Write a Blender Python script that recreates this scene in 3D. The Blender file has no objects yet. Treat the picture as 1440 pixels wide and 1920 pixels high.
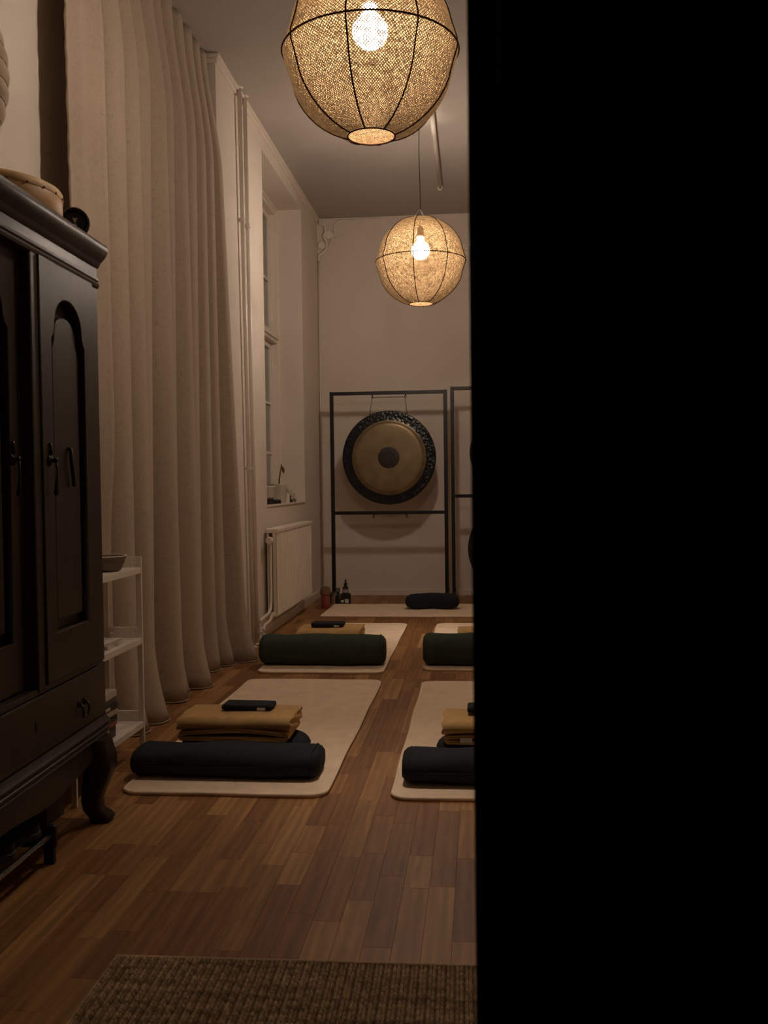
import bpy, bmesh, math, random
import numpy as np
from mathutils import Vector, Matrix

random.seed(7)
rng = np.random.default_rng(7)
PI = math.pi
scene = bpy.context.scene
COL = scene.collection

# ------------------------------------------------------------------ camera, world, exposure
H_CAM = 1.05
F_PX, YAW, PITCH, ROLL = 1809.15, 0.0990804, 0.0293238, -0.0122910


def cam_axes():
    cy, sy = math.cos(YAW), math.sin(YAW)
    f = Vector((-sy * math.cos(PITCH), cy * math.cos(PITCH), -math.sin(PITCH)))
    r = Vector((cy, sy, 0))
    u = r.cross(f)
    cr, sr = math.cos(ROLL), math.sin(ROLL)
    return cr * r + sr * u, -sr * r + cr * u, f


cr_, cu_, cf_ = cam_axes()
cam_data = bpy.data.cameras.new('camera')
cam = bpy.data.objects.new('camera', cam_data)
COL.objects.link(cam)
cam.matrix_world = Matrix(((cr_.x, cu_.x, -cf_.x, 0), (cr_.y, cu_.y, -cf_.y, 0), (cr_.z, cu_.z, -cf_.z, H_CAM), (0, 0, 0, 1)))
cam_data.sensor_fit = 'VERTICAL'
cam_data.sensor_height = 36
cam_data.lens = F_PX / 1920 * 36
cam_data.clip_start = 0.05
cam_data.dof.use_dof = True
cam_data.dof.focus_distance = 6.0
cam_data.dof.aperture_fstop = 13.0
scene.camera = cam

world = bpy.data.worlds.new('night')
scene.world = world
world.use_nodes = True
world.node_tree.nodes['Background'].inputs[0].default_value = (0.02, 0.03, 0.05, 1)
world.node_tree.nodes['Background'].inputs[1].default_value = 0.02

vs = scene.view_settings
vs.view_transform = 'Standard'
vs.look = 'None'
vs.gamma = 1
vs.exposure = 0.0
vs.use_curve_mapping = False
scene.cycles.use_denoising = True
scene.cycles.denoising_prefilter = 'NONE'
scene.cycles.max_bounces = 10
scene.cycles.diffuse_bounces = 6
scene.cycles.sample_clamp_indirect = 4.0
BULB_STRENGTH = 472.0


# ------------------------------------------------------------------ helpers
def lin(r, g, b):
    def c(v):
        v /= 255
        return v / 12.92 if v <= 0.04045 else ((v + 0.055) / 1.055) ** 2.4
    return (c(r), c(g), c(b), 1)


def mat_base(name):
    m = bpy.data.materials.new(name)
    m.use_nodes = True
    nt = m.node_tree
    return m, nt, nt.nodes['Principled BSDF']


def nd(nt, t, **kw):
    n = nt.nodes.new(t)
    for k, v in kw.items():
        setattr(n, k, v)
    return n


def mat(name, col, rough=0.6, metal=0.0, var=0.12, scale=8.0, bump=0.0, bscale=200.0, spec=0.5, stretch=(1, 1, 1), coat=0.0):
    """Principled material whose colour varies by noise, with an optional fine relief."""
    m, nt, b = mat_base(name)
    tc = nd(nt, 'ShaderNodeTexCoord')
    mp = nd(nt, 'ShaderNodeMapping')
    mp.inputs['Scale'].default_value = stretch
    nt.links.new(tc.outputs['Object'], mp.inputs['Vector'])
    nz = nd(nt, 'ShaderNodeTexNoise')
    nz.inputs['Scale'].default_value = scale
    nz.inputs['Detail'].default_value = 5
    nt.links.new(mp.outputs[0], nz.inputs['Vector'])
    cr = nd(nt, 'ShaderNodeValToRGB')
    c = col
    cr.color_ramp.elements[0].position = 0.3
    cr.color_ramp.elements[1].position = 0.7
    cr.color_ramp.elements[0].color = (c[0] * (1 - var), c[1] * (1 - var), c[2] * (1 - var), 1)
    cr.color_ramp.elements[1].color = (min(1, c[0] * (1 + var)), min(1, c[1] * (1 + var)), min(1, c[2] * (1 + var)), 1)
    nt.links.new(nz.outputs['Fac'], cr.inputs[0])
    nt.links.new(cr.outputs[0], b.inputs['Base Color'])
    b.inputs['Roughness'].default_value = rough
    b.inputs['Metallic'].default_value = metal
    b.inputs['Specular IOR Level'].default_value = spec
    b.inputs['Coat Weight'].default_value = coat
    if bump > 0:
        n2 = nd(nt, 'ShaderNodeTexNoise')
        n2.inputs['Scale'].default_value = bscale
        n2.inputs['Detail'].default_value = 3
        nt.links.new(mp.outputs[0], n2.inputs['Vector'])
        bp = nd(nt, 'ShaderNodeBump')
        bp.inputs['Strength'].default_value = bump
        bp.inputs['Distance'].default_value = 0.002
        nt.links.new(n2.outputs['Fac'], bp.inputs['Height'])
        nt.links.new(bp.outputs[0], b.inputs['Normal'])
    return m


def link(name, me, m=None, parent=None, smooth=False):
    if smooth:
        me.polygons.foreach_set('use_smooth', [True] * len(me.polygons))
    if m is not None:
        me.materials.clear()
        me.materials.append(m)
    o = bpy.data.objects.new(name, me)
    COL.objects.link(o)
    if parent is not None:
        o.parent = parent
    return o


def tag(o, label=None, cat=None, group=None, kind=None):
    if label:
        o['label'] = label
    if cat:
        o['category'] = cat
    if group:
        o['group'] = group
    if kind:
        o['kind'] = kind
    return o


def thing(name, label, cat, loc=(0, 0, 0), rz=0.0, group=None):
    o = bpy.data.objects.new(name, None)
    o.empty_display_size = 0.05
    COL.objects.link(o)
    o.location = loc
    o.rotation_euler = (0, 0, rz)
    return tag(o, label, cat, group)


class MB:
    """Collects vertices and faces; build() links them as one mesh object."""

    def __init__(self):
        self.v, self.f = [], []

    def add(self, vs_, fs):
        n = len(self.v)
        self.v += [tuple(p) for p in vs_]
        self.f += [tuple(i + n for i in f) for f in fs]
        return self

    def box(self, x0, x1, y0, y1, z0, z1, b=0.0, M=None):
        """Box, chamfered by b on every edge when b > 0."""
        bm = bmesh.new()
        bmesh.ops.create_cube(bm, size=1)
        for v in bm.verts:
            v.co = Vector((x0 + (v.co.x + .5) * (x1 - x0), y0 + (v.co.y + .5) * (y1 - y0), z0 + (v.co.z + .5) * (z1 - z0)))
        if b > 0:
            bmesh.ops.bevel(bm, geom=list(bm.edges), offset=b, segments=2, affect='EDGES', profile=0.5)
        bm.verts.index_update()
        vs_ = [(M @ v.co) if M else v.co.copy() for v in bm.verts]
        fs = [[v.index for v in f.verts] for f in bm.faces]
        bm.free()
        return self.add(vs_, fs)

    def tube(self, pts, r, n=10, caps=True, closed=False):
        pts = [Vector(p) for p in pts]
        m = len(pts)
        rs = r if hasattr(r, '__len__') else [r] * m
        up = None
        rings = []
        for i, p in enumerate(pts):
            a = pts[i - 1] if (i > 0 or closed) else p
            c = pts[(i + 1) % m] if (i < m - 1 or closed) else p
            t = (c - a).normalized()
            if up is None:
                up = Vector((0, 0, 1)) if abs(t.z) < 0.9 else Vector((1, 0, 0))
            s = t.cross(up)
            if s.length < 1e-5:
                s = t.orthogonal()
            s.normalize()
            up = s.cross(t).normalized()
            rings.append([p + rs[i] * (math.cos(2 * PI * k / n) * s + math.sin(2 * PI * k / n) * up) for k in range(n)])
        vs_ = [q for R in rings for q in R]
        fs = []
        for i in range(m if closed else m - 1):
            j = (i + 1) % m
            for k in range(n):
                k2 = (k + 1) % n
                fs.append((i * n + k, i * n + k2, j * n + k2, j * n + k))
        if caps and not closed:
            fs.append(tuple(range(n))[::-1])
            fs.append(tuple((m - 1) * n + k for k in range(n)))
        return self.add(vs_, fs)

    def lathe(self, prof, n=32, M=None, sx=1.0, sy=1.0):
        """Profile of (r, z) spun about z; ends with r = 0 close."""
        vs_, fs, idx = [], [], []
        for r, z in prof:
            if r <= 1e-6:
                idx.append([len(vs_)] * n)
                vs_.append(Vector((0, 0, z)))
            else:
                idx.append(list(range(len(vs_), len(vs_) + n)))
                vs_ += [Vector((sx * r * math.cos(2 * PI * k / n), sy * r * math.sin(2 * PI * k / n), z)) for k in range(n)]
        for a, b in zip(idx, idx[1:]):
            for k in range(n):
                q = [a[k], a[(k + 1) % n], b[(k + 1) % n], b[k]]
                q2 = []
                for i in q:
                    if i not in q2:
                        q2.append(i)
                if len(q2) > 2:
                    fs.append(tuple(q2))
        if M:
            vs_ = [M @ v for v in vs_]
        return self.add(vs_, fs)

    def mesh(self, name):
        me = bpy.data.meshes.new(name)
        me.from_pydata(self.v, [], self.f)
        bm = bmesh.new()
        bm.from_mesh(me)
        bmesh.ops.recalc_face_normals(bm, faces=bm.faces)
        bm.to_mesh(me)
        bm.free()
        me.update()
        return me

    def build(self, name, m, parent=None, smooth=False, auto=None):
        o = link(name, self.mesh(name), m, parent, smooth)
        if auto:
            o.data.set_sharp_from_angle(angle=math.radians(auto))
        return o


def plate(outlines, depth, bevel, M, res=1):
    """Flat outlines (first the rim, then holes) filled, extruded and bevelled; M puts them in place."""
    cu = bpy.data.curves.new('plate', 'CURVE')
    cu.dimensions = '2D'
    cu.fill_mode = 'BOTH'
    cu.extrude = depth / 2
    cu.bevel_depth = bevel
    cu.bevel_resolution = res
    for ol in outlines:
        sp = cu.splines.new('POLY')
        sp.points.add(len(ol) - 1)
        for p, q in zip(sp.points, ol):
            p.co = (q[0], q[1], 0, 1)
        sp.use_cyclic_u = True
    o = bpy.data.objects.new('plate', cu)
    COL.objects.link(o)
    dg = bpy.context.evaluated_depsgraph_get()
    me = bpy.data.meshes.new_from_object(o.evaluated_get(dg))
    bpy.data.objects.remove(o)
    bpy.data.curves.remove(cu)
    me.transform(M)
    return me


def strip_mesh(prof, xs, thick, nrm_axis, disp=None):
    """A sheet: profile polyline (a, z) extruded along xs, given thickness on both sides."""
    P = [Vector((p[0], p[1])) for p in prof]
    n = len(P)
    nr = []
    for i in range(n):
        t = (P[min(i + 1, n - 1)] - P[max(i - 1, 0)]).normalized()
        nr.append(Vector((-t.y, t.x)))
    ring = [P[i] + nr[i] * thick / 2 for i in range(n)] + [P[i] - nr[i] * thick / 2 for i in range(n - 1, -1, -1)]
    m = len(ring)
    vs_, fs = [], []
    for k, x in enumerate(xs):
        for q in ring:
            a, z = q.x, q.y
            if disp:
                dx, da, dz = disp(x, a, z)
            else:
                dx = da = dz = 0
            if nrm_axis == 'x':      # extruded along x, profile in y-z
                vs_.append((x + dx, a + da, z + dz))
            else:                    # extruded along y, profile in x-z
                vs_.append((a + da, x + dx, z + dz))
    for k in range(len(xs) - 1):
        for i in range(m):
            j = (i + 1) % m
            fs.append((k * m + i, k * m + j, (k + 1) * m + j, (k + 1) * m + i))
    for i in range(n - 1):
        j = m - 1 - i
        fs.append((i, i + 1, j - 1, j))
        o = (len(xs) - 1) * m
        fs.append((o + j, o + j - 1, o + i + 1, o + i))
    return vs_, fs


def puff(outline, h, edge=0.5, nlev=7, inset=0.25, wob=0.0):
    """A stuffed cushion: the outline is drawn in towards top and bottom."""
    c = Vector((sum(p[0] for p in outline) / len(outline), sum(p[1] for p in outline) / len(outline)))
    vs_, fs = [], []
    n = len(outline)
    levels = []
    for i in range(nlev):
        t = -1 + 2 * i / (nlev - 1)
        s = (1 - abs(t) ** 2.6 * inset) if abs(t) < 1 else 1 - inset
        levels.append((s, h / 2 + h / 2 * math.sin(t * PI / 2) * (0.86 if abs(t) == 1 else 0.9)))
    levels = [(levels[0][0] * 0.55, 0.0)] + levels + [(levels[-1][0] * 0.6, h * 0.985), ]
    levels[1] = (levels[1][0], h * 0.03)
    for s, z in levels:
        for p in outline:
            q = c + (Vector(p[:2]) - c) * s
            vs_.append((q.x, q.y, z + wob * math.sin(9 * q.x + 7 * q.y)))
    L = len(levels)
    for a in range(L - 1):
        for k in range(n):
            k2 = (k + 1) % n
            fs.append((a * n + k, a * n + k2, (a + 1) * n + k2, (a + 1) * n + k))
    vs_.append((c.x, c.y, 0))
    vs_.append((c.x, c.y, h))
    for k in range(n):
        k2 = (k + 1) % n
        fs.append((k2, k, len(vs_) - 2))
        fs.append(((L - 1) * n + k, (L - 1) * n + k2, len(vs_) - 1))
    return vs_, fs


def rrect(x0, x1, y0, y1, r, n=6):
    out = []
    for cx, cy, a0 in ((x1 - r, y1 - r, 0), (x0 + r, y1 - r, 90), (x0 + r, y0 + r, 180), (x1 - r, y0 + r, 270)):
        for k in range(n + 1):
            a = math.radians(a0 + 90 * k / n)
            out.append((cx + r * math.cos(a), cy + r * math.sin(a)))
    return out


def copy_tree(o, parent=None):
    c = o.copy()
    COL.objects.link(c)
    if parent is not None:
        c.parent = parent
    for ch in list(o.children):
        copy_tree(ch, c)
    return c


def world_to_px(p):
    d = Vector(p) - Vector((0, 0, H_CAM))
    z = d.dot(cf_)
    if z < 0.05:
        return None
    return 720 + F_PX * d.dot(cr_) / z, 960 - F_PX * d.dot(cu_) / z


# ------------------------------------------------------------------ materials
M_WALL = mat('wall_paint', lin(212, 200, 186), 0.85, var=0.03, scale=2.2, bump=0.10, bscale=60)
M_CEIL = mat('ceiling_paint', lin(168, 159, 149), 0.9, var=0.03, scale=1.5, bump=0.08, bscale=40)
M_TRIM = mat('trim_paint', lin(216, 204, 190), 0.5, var=0.02, scale=5)
M_WHITE = mat('white_lacquer', lin(226, 216, 202), 0.4, var=0.02, scale=6)
M_PIPE = mat('pipe_paint', lin(222, 212, 198), 0.35, var=0.02, scale=6)
M_DOORBLACK = mat('black_door_paint', (0.006, 0.006, 0.006, 1), 0.5, var=0.2, scale=5)
M_BLACKMETAL = mat('black_steel', (0.008, 0.007, 0.007, 1), 0.38, metal=0.0, var=0.15, scale=20, spec=0.4)
M_CHROME = mat('chrome', (0.6, 0.58, 0.55, 1), 0.25, metal=1.0, var=0.05)
M_DARKIRON = mat('dark_iron', (0.03, 0.025, 0.02, 1), 0.35, metal=0.8, var=0.3, scale=40)
M_BLACKPLASTIC = mat('black_plastic', (0.01, 0.01, 0.01, 1), 0.5, var=0.2, scale=30)
M_NAVY = mat('navy_cotton', (0.019, 0.021, 0.025, 1), 0.9, var=0.15, scale=30, bump=0.35, bscale=500, spec=0.2)
M_GREEN = mat('green_cotton', (0.044, 0.056, 0.038, 1), 0.9, var=0.12, scale=25, bump=0.35, bscale=500, spec=0.2)
M_BLANKET = mat('tan_wool', lin(192, 154, 104), 0.95, var=0.10, scale=25, bump=0.5, bscale=350, spec=0.1)
M_MAT = mat('undyed_wool', lin(236, 211, 182), 0.95, var=0.07, scale=14, bump=0.5, bscale=260, spec=0.1)
M_MATEDGE = mat('mat_binding', lin(240, 218, 190), 0.9, var=0.05, scale=40, bump=0.3, bscale=400, spec=0.1)
M_LABEL = mat('white_label', lin(210, 205, 195), 0.7, var=0.03)
M_DRUM = mat('drum_wood', lin(190, 146, 92), 0.45, var=0.12, scale=6, stretch=(1, 1, 12))
M_SKIN = mat('drum_skin', lin(214, 176, 122), 0.6, var=0.15, scale=18)
M_PAPER = mat('rice_paper', lin(196, 176, 150), 0.9, var=0.12, scale=22, bump=0.5, bscale=60)
M_RED = mat('red_glass_jar', lin(142, 68, 60), 0.35, var=0.1, scale=30)
M_CORK = mat('cork', lin(120, 88, 56), 0.8, var=0.2, scale=90)
M_AMBER = mat('amber_glass', (0.02, 0.008, 0.005, 1), 0.15, var=0.2)
M_CERAMIC = mat('white_ceramic', lin(205, 196, 184), 0.4, var=0.03, scale=20)
M_GREYBOWL = mat('grey_felt', lin(120, 108, 92), 0.9, var=0.1, scale=40, bump=0.3)
M_CRYSTAL = mat('pale_crystal', lin(190, 178, 162), 0.25, var=0.2, scale=30)
M_BROWNBOX = mat('brown_board', lin(70, 50, 36), 0.8, var=0.15, scale=10)
M_BROWNTWIG = mat('brown_stem', lin(84, 62, 40), 0.7, var=0.2, scale=60)
M_RIBWIRE = mat('brown_wire', (0.040, 0.019, 0.008, 1), 0.95, var=0.1, spec=0.05)
M_CORD = mat('black_cord', (0.012, 0.009, 0.007, 1), 0.6, var=0.1)
M_BRASSY = mat('socket_brown', (0.10, 0.06, 0.03, 1), 0.5, var=0.1)


def wood_dark():
    m, nt, b = mat_base('dark_stained_wood')
    tc = nd(nt, 'ShaderNodeTexCoord')
    mp = nd(nt, 'ShaderNodeMapping')
    mp.inputs['Scale'].default_value = (14, 14, 0.9)
    nt.links.new(tc.outputs['Object'], mp.inputs['Vector'])
    nz = nd(nt, 'ShaderNodeTexNoise')
    nz.inputs['Scale'].default_value = 3.0
    nz.inputs['Detail'].default_value = 8
    nz.inputs['Distortion'].default_value = 0.6
    nt.links.new(mp.outputs[0], nz.inputs['Vector'])
    cr = nd(nt, 'ShaderNodeValToRGB')
    cr.color_ramp.elements[0].position = 0.3
    cr.color_ramp.elements[0].color = (0.018, 0.0098, 0.0062, 1)
    cr.color_ramp.elements[1].position = 0.72
    cr.color_ramp.elements[1].color = (0.038, 0.0215, 0.0130, 1)
    nt.links.new(nz.outputs['Fac'], cr.inputs[0])
    nt.links.new(cr.outputs[0], b.inputs['Base Color'])
    b.inputs['Roughness'].default_value = 0.40
    b.inputs['Specular IOR Level'].default_value = 0.34
    return m


def parquet():
    m, nt, b = mat_base('oak_parquet')
    oi = nd(nt, 'ShaderNodeObjectInfo')
    ge = nd(nt, 'ShaderNodeNewGeometry')
    add = nd(nt, 'ShaderNodeMath', operation='ADD')
    nt.links.new(oi.outputs['Random'], add.inputs[0])
    nt.links.new(ge.outputs['Random Per Island'], add.inputs[1])
    fr = nd(nt, 'ShaderNodeMath', operation='FRACT')
    nt.links.new(add.outputs[0], fr.inputs[0])
    base = nd(nt, 'ShaderNodeValToRGB')
    base.color_ramp.interpolation = 'LINEAR'
    e = base.color_ramp.elements
    e[0].position, e[0].color = 0.0, lin(132, 90, 50)
    e[1].position, e[1].color = 1.0, lin(178, 132, 82)
    for pos, c in ((0.2, lin(146, 101, 58)), (0.4, lin(136, 89, 52)), (0.6, lin(158, 113, 66)), (0.8, lin(168, 122, 73))):
        n = e.new(pos)
        n.color = c
    nt.links.new(fr.outputs[0], base.inputs[0])
    tc = nd(nt, 'ShaderNodeTexCoord')
    off = nd(nt, 'ShaderNodeMath', operation='MULTIPLY')
    off.inputs[1].default_value = 37.0
    nt.links.new(fr.outputs[0], off.inputs[0])
    va = nd(nt, 'ShaderNodeVectorMath', operation='ADD')
    nt.links.new(tc.outputs['Object'], va.inputs[0])
    nt.links.new(off.outputs[0], va.inputs[1])
    mp = nd(nt, 'ShaderNodeMapping')
    mp.inputs['Scale'].default_value = (30, 2.2, 30)
    nt.links.new(va.outputs[0], mp.inputs['Vector'])
    nz = nd(nt, 'ShaderNodeTexNoise')
    nz.inputs['Scale'].default_value = 1.0
    nz.inputs['Detail'].default_value = 9
    nz.inputs['Roughness'].default_value = 0.65
    nz.inputs['Distortion'].default_value = 1.4
    nt.links.new(mp.outputs[0], nz.inputs['Vector'])
    wv = nd(nt, 'ShaderNodeTexWave', wave_type='BANDS', bands_direction='X')
    wv.inputs['Scale'].default_value = 0.35
    wv.inputs['Distortion'].default_value = 9.0
    wv.inputs['Detail'].default_value = 3
    wv.inputs['Detail Scale'].default_value = 0.8
    nt.links.new(mp.outputs[0], wv.inputs['Vector'])
    mr = nd(nt, 'ShaderNodeMapRange')
    mr.inputs['From Min'].default_value = 0.3
    mr.inputs['From Max'].default_value = 0.7
    mr.inputs['To Min'].default_value = 0.66
    mr.inputs['To Max'].default_value = 1.2
    nt.links.new(nz.outputs['Fac'], mr.inputs['Value'])
    mr2 = nd(nt, 'ShaderNodeMapRange')
    mr2.inputs['To Min'].default_value = 0.82
    mr2.inputs['To Max'].default_value = 1.08
    nt.links.new(wv.outputs['Fac'], mr2.inputs['Value'])
    mu = nd(nt, 'ShaderNodeMath', operation='MULTIPLY')
    nt.links.new(mr.outputs[0], mu.inputs[0])
    nt.links.new(mr2.outputs[0], mu.inputs[1])
    vm = nd(nt, 'ShaderNodeVectorMath', operation='SCALE')
    nt.links.new(base.outputs[0], vm.inputs[0])
    nt.links.new(mu.outputs[0], vm.inputs['Scale'])
    nt.links.new(vm.outputs[0], b.inputs['Base Color'])
    b.inputs['Roughness'].default_value = 0.48
    b.inputs['Specular IOR Level'].default_value = 0.28
    bp = nd(nt, 'ShaderNodeBump')
    bp.inputs['Strength'].default_value = 0.12
    bp.inputs['Distance'].default_value = 0.002
    nt.links.new(nz.outputs['Fac'], bp.inputs['Height'])
    nt.links.new(bp.outputs[0], b.inputs['Normal'])
    return m


def linen():
    m, nt, b = mat_base('curtain_linen')
    tc = nd(nt, 'ShaderNodeTexCoord')
    cols = []
    for sc in ((6, 260, 30), (6, 30, 260)):
        mp = nd(nt, 'ShaderNodeMapping')
        mp.inputs['Scale'].default_value = sc
        nt.links.new(tc.outputs['Object'], mp.inputs['Vector'])
        nz = nd(nt, 'ShaderNodeTexNoise')
        nz.inputs['Scale'].default_value = 1.0
        nz.inputs['Detail'].default_value = 3
        nt.links.new(mp.outputs[0], nz.inputs['Vector'])
        cols.append(nz)
    ad = nd(nt, 'ShaderNodeMath', operation='ADD')
    nt.links.new(cols[0].outputs['Fac'], ad.inputs[0])
    nt.links.new(cols[1].outputs['Fac'], ad.inputs[1])
    cr = nd(nt, 'ShaderNodeValToRGB')
    cr.color_ramp.elements[0].position = 0.7
    cr.color_ramp.elements[1].position = 1.3 / 1.3
    cr.color_ramp.elements[0].color = lin(158, 141, 122)
    cr.color_ramp.elements[1].color = lin(174, 156, 137)
    nt.links.new(ad.outputs[0], cr.inputs[0])
    nt.links.new(cr.outputs[0], b.inputs['Base Color'])
    b.inputs['Roughness'].default_value = 0.9
    b.inputs['Specular IOR Level'].default_value = 0.15
    b.inputs['Sheen Weight'].default_value = 0.15
    bp = nd(nt, 'ShaderNodeBump')
    bp.inputs['Strength'].default_value = 0.12
    bp.inputs['Distance'].default_value = 0.001
    nt.links.new(ad.outputs[0], bp.inputs['Height'])
    nt.links.new(bp.outputs[0], b.inputs['Normal'])
    return m


def woven():
    m, nt, b = mat_base('woven_jute')
    out = nt.nodes['Material Output']
    nt.nodes.remove(b)
    tc = nd(nt, 'ShaderNodeTexCoord')
    nz = nd(nt, 'ShaderNodeTexNoise')
    nz.inputs['Scale'].default_value = 60
    nt.links.new(tc.outputs['Object'], nz.inputs['Vector'])
    cr = nd(nt, 'ShaderNodeValToRGB')
    cr.color_ramp.elements[0].position, cr.color_ramp.elements[1].position = 0.3, 0.7
    cr.color_ramp.elements[0].color = (0.085, 0.052, 0.025, 1)
    cr.color_ramp.elements[1].color = (0.150, 0.097, 0.049, 1)
    nt.links.new(nz.outputs['Fac'], cr.inputs[0])
    df = nd(nt, 'ShaderNodeBsdfDiffuse')
    tr = nd(nt, 'ShaderNodeBsdfTranslucent')
    nt.links.new(cr.outputs[0], df.inputs['Color'])
    nt.links.new(cr.outputs[0], tr.inputs['Color'])
    mx = nd(nt, 'ShaderNodeMixShader')
    mx.inputs[0].default_value = 0.09
    nt.links.new(df.outputs[0], mx.inputs[1])
    nt.links.new(tr.outputs[0], mx.inputs[2])
    nt.links.new(mx.outputs[0], out.inputs['Surface'])
    return m


def bulb_mat(power=1.0):
    m, nt, b = mat_base('bulb_glow')
    b.inputs['Base Color'].default_value = (0.9, 0.85, 0.8, 1)
    b.inputs['Emission Color'].default_value = (1.0, 0.83, 0.69, 1)
    b.inputs['Emission Strength'].default_value = BULB_STRENGTH * power
    return m


def glass_night():
    m, nt, b = mat_base('window_glass')
    b.inputs['Base Color'].default_value = (0.9, 0.95, 1, 1)
    b.inputs['Roughness'].default_value = 0.02
    b.inputs['Transmission Weight'].default_value = 1.0
    b.inputs['IOR'].default_value = 1.45
    return m


def bronze():
    m, nt, b = mat_base('gong_bronze')
    tc = nd(nt, 'ShaderNodeTexCoord')
    nz = nd(nt, 'ShaderNodeTexNoise')
    nz.inputs['Scale'].default_value = 9
    nz.inputs['Detail'].default_value = 6
    nt.links.new(tc.outputs['Object'], nz.inputs['Vector'])
    cr = nd(nt, 'ShaderNodeValToRGB')
    cr.color_ramp.elements[0].position, cr.color_ramp.elements[1].position = 0.3, 0.75
    cr.color_ramp.elements[0].color = lin(120, 103, 76)
    cr.color_ramp.elements[1].color = lin(142, 123, 92)
    nt.links.new(nz.outputs['Fac'], cr.inputs[0])
    nt.links.new(cr.outputs[0], b.inputs['Base Color'])
    b.inputs['Metallic'].default_value = 0.65
    b.inputs['Roughness'].default_value = 0.42
    return m


def gong_black():
    m, nt, b = mat_base('gong_blackened_rim')
    b.inputs['Base Color'].default_value = (0.006, 0.007, 0.009, 1)
    b.inputs['Roughness'].default_value = 0.22
    tc = nd(nt, 'ShaderNodeTexCoord')
    vo = nd(nt, 'ShaderNodeTexVoronoi')
    vo.inputs['Scale'].default_value = 38
    nt.links.new(tc.outputs['Object'], vo.inputs['Vector'])
    bp = nd(nt, 'ShaderNodeBump')
    bp.inputs['Strength'].default_value = 0.5
    bp.inputs['Distance'].default_value = 0.006
    nt.links.new(vo.outputs['Distance'], bp.inputs['Height'])
    nt.links.new(bp.outputs[0], b.inputs['Normal'])
    return m


def jute_rug():
    m, nt, b = mat_base('jute_rug')
    tc = nd(nt, 'ShaderNodeTexCoord')
    mp = nd(nt, 'ShaderNodeMapping')
    mp.inputs['Scale'].default_value = (3, 48, 1)
    nt.links.new(tc.outputs['Object'], mp.inputs['Vector'])
    nz = nd(nt, 'ShaderNodeTexNoise')
    nz.inputs['Scale'].default_value = 1.0
    nz.inputs['Detail'].default_value = 5
    nz.inputs['Roughness'].default_value = 0.7
    nt.links.new(mp.outputs[0], nz.inputs['Vector'])
    ge = nd(nt, 'ShaderNodeNewGeometry')
    ad = nd(nt, 'ShaderNodeMath', operation='MULTIPLY_ADD')
    ad.inputs[1].default_value = 0.30
    nt.links.new(ge.outputs['Random Per Island'], ad.inputs[0])
    nt.links.new(nz.outputs['Fac'], ad.inputs[2])
    cr = nd(nt, 'ShaderNodeValToRGB')
    cr.color_ramp.elements[0].position, cr.color_ramp.elements[1].position = 0.4, 1.0
    cr.color_ramp.elements[0].color = lin(122, 98, 74)
    cr.color_ramp.elements[1].color = lin(218, 188, 150)
    nt.links.new(ad.outputs[0], cr.inputs[0])
    nt.links.new(cr.outputs[0], b.inputs['Base Color'])
    b.inputs['Roughness'].default_value = 0.95
    b.inputs['Specular IOR Level'].default_value = 0.1
    return m


M_WOOD = wood_dark()
M_PARQUET = parquet()
M_LINEN = linen()
M_WOVEN = woven()
M_BULB = bulb_mat()
M_GLASS = glass_night()
M_BRONZE = bronze()
M_GONGRIM = gong_black()
M_JUTE = jute_rug()
M_SUBFLOOR = mat('subfloor', (0.07, 0.042, 0.025, 1), 0.9, var=0.2)
M_BOSS = mat('gong_dark_centre', lin(42, 33, 24), 0.5, metal=0.2, var=0.15, scale=20)
M_GLASSJAR = mat('dark_jar', (0.02, 0.016, 0.012, 1), 0.12, var=0.3, scale=30)

# ------------------------------------------------------------------ room shell
XW = -1.495          # left wall plane beyond the curtain
XR = -1.625           # recessed wall plane behind the curtain and wardrobe
YC = 5.52            # where the wall steps forward
YB = 9.017           # back wall
ZC = 3.535           # ceiling
XE = 2.35            # right wall
YF = 0.55            # outer face of the door wall
WY0, WY1, WZ0, WZ1 = 6.70, 8.19, 0.895, 3.395   # window opening
XG = -2.05           # outer face of the left wall

b = MB()
b.box(XG, XE + .1, 0.0 - 2.4, YB + .1, -0.12, -0.006)
floor = b.build('floor', M_SUBFLOOR)
tag(floor, 'oak strip parquet floor running away towards the gong wall', 'floor', kind='structure')

# oak strips: chamfered boards in a few lengths, the largest in view as single planks
PW = 0.0675
LENS = (0.22, 0.31, 0.40, 0.49, 0.58)


def plank_geo(L):
    g, c, zt, zb = 0.00015, 0.0005, 0.0, -0.005
    x, y = PW / 2 - g, L / 2 - g
    v = [(-x, -y, zb), (x, -y, zb), (x, y, zb), (-x, y, zb),
         (-x, -y, zt - c), (x, -y, zt - c), (x, y, zt - c), (-x, y, zt - c),
         (-x + c, -y + c, zt), (x - c, -y + c, zt), (x - c, y - c, zt), (-x + c, y - c, zt)]
    f = [(0, 1, 5, 4), (1, 2, 6, 5), (2, 3, 7, 6), (3, 0, 4, 7),
         (4, 5, 9, 8), (5, 6, 10, 9), (6, 7, 11, 10), (7, 4, 8, 11), (8, 9, 10, 11)]
    return v, f


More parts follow.
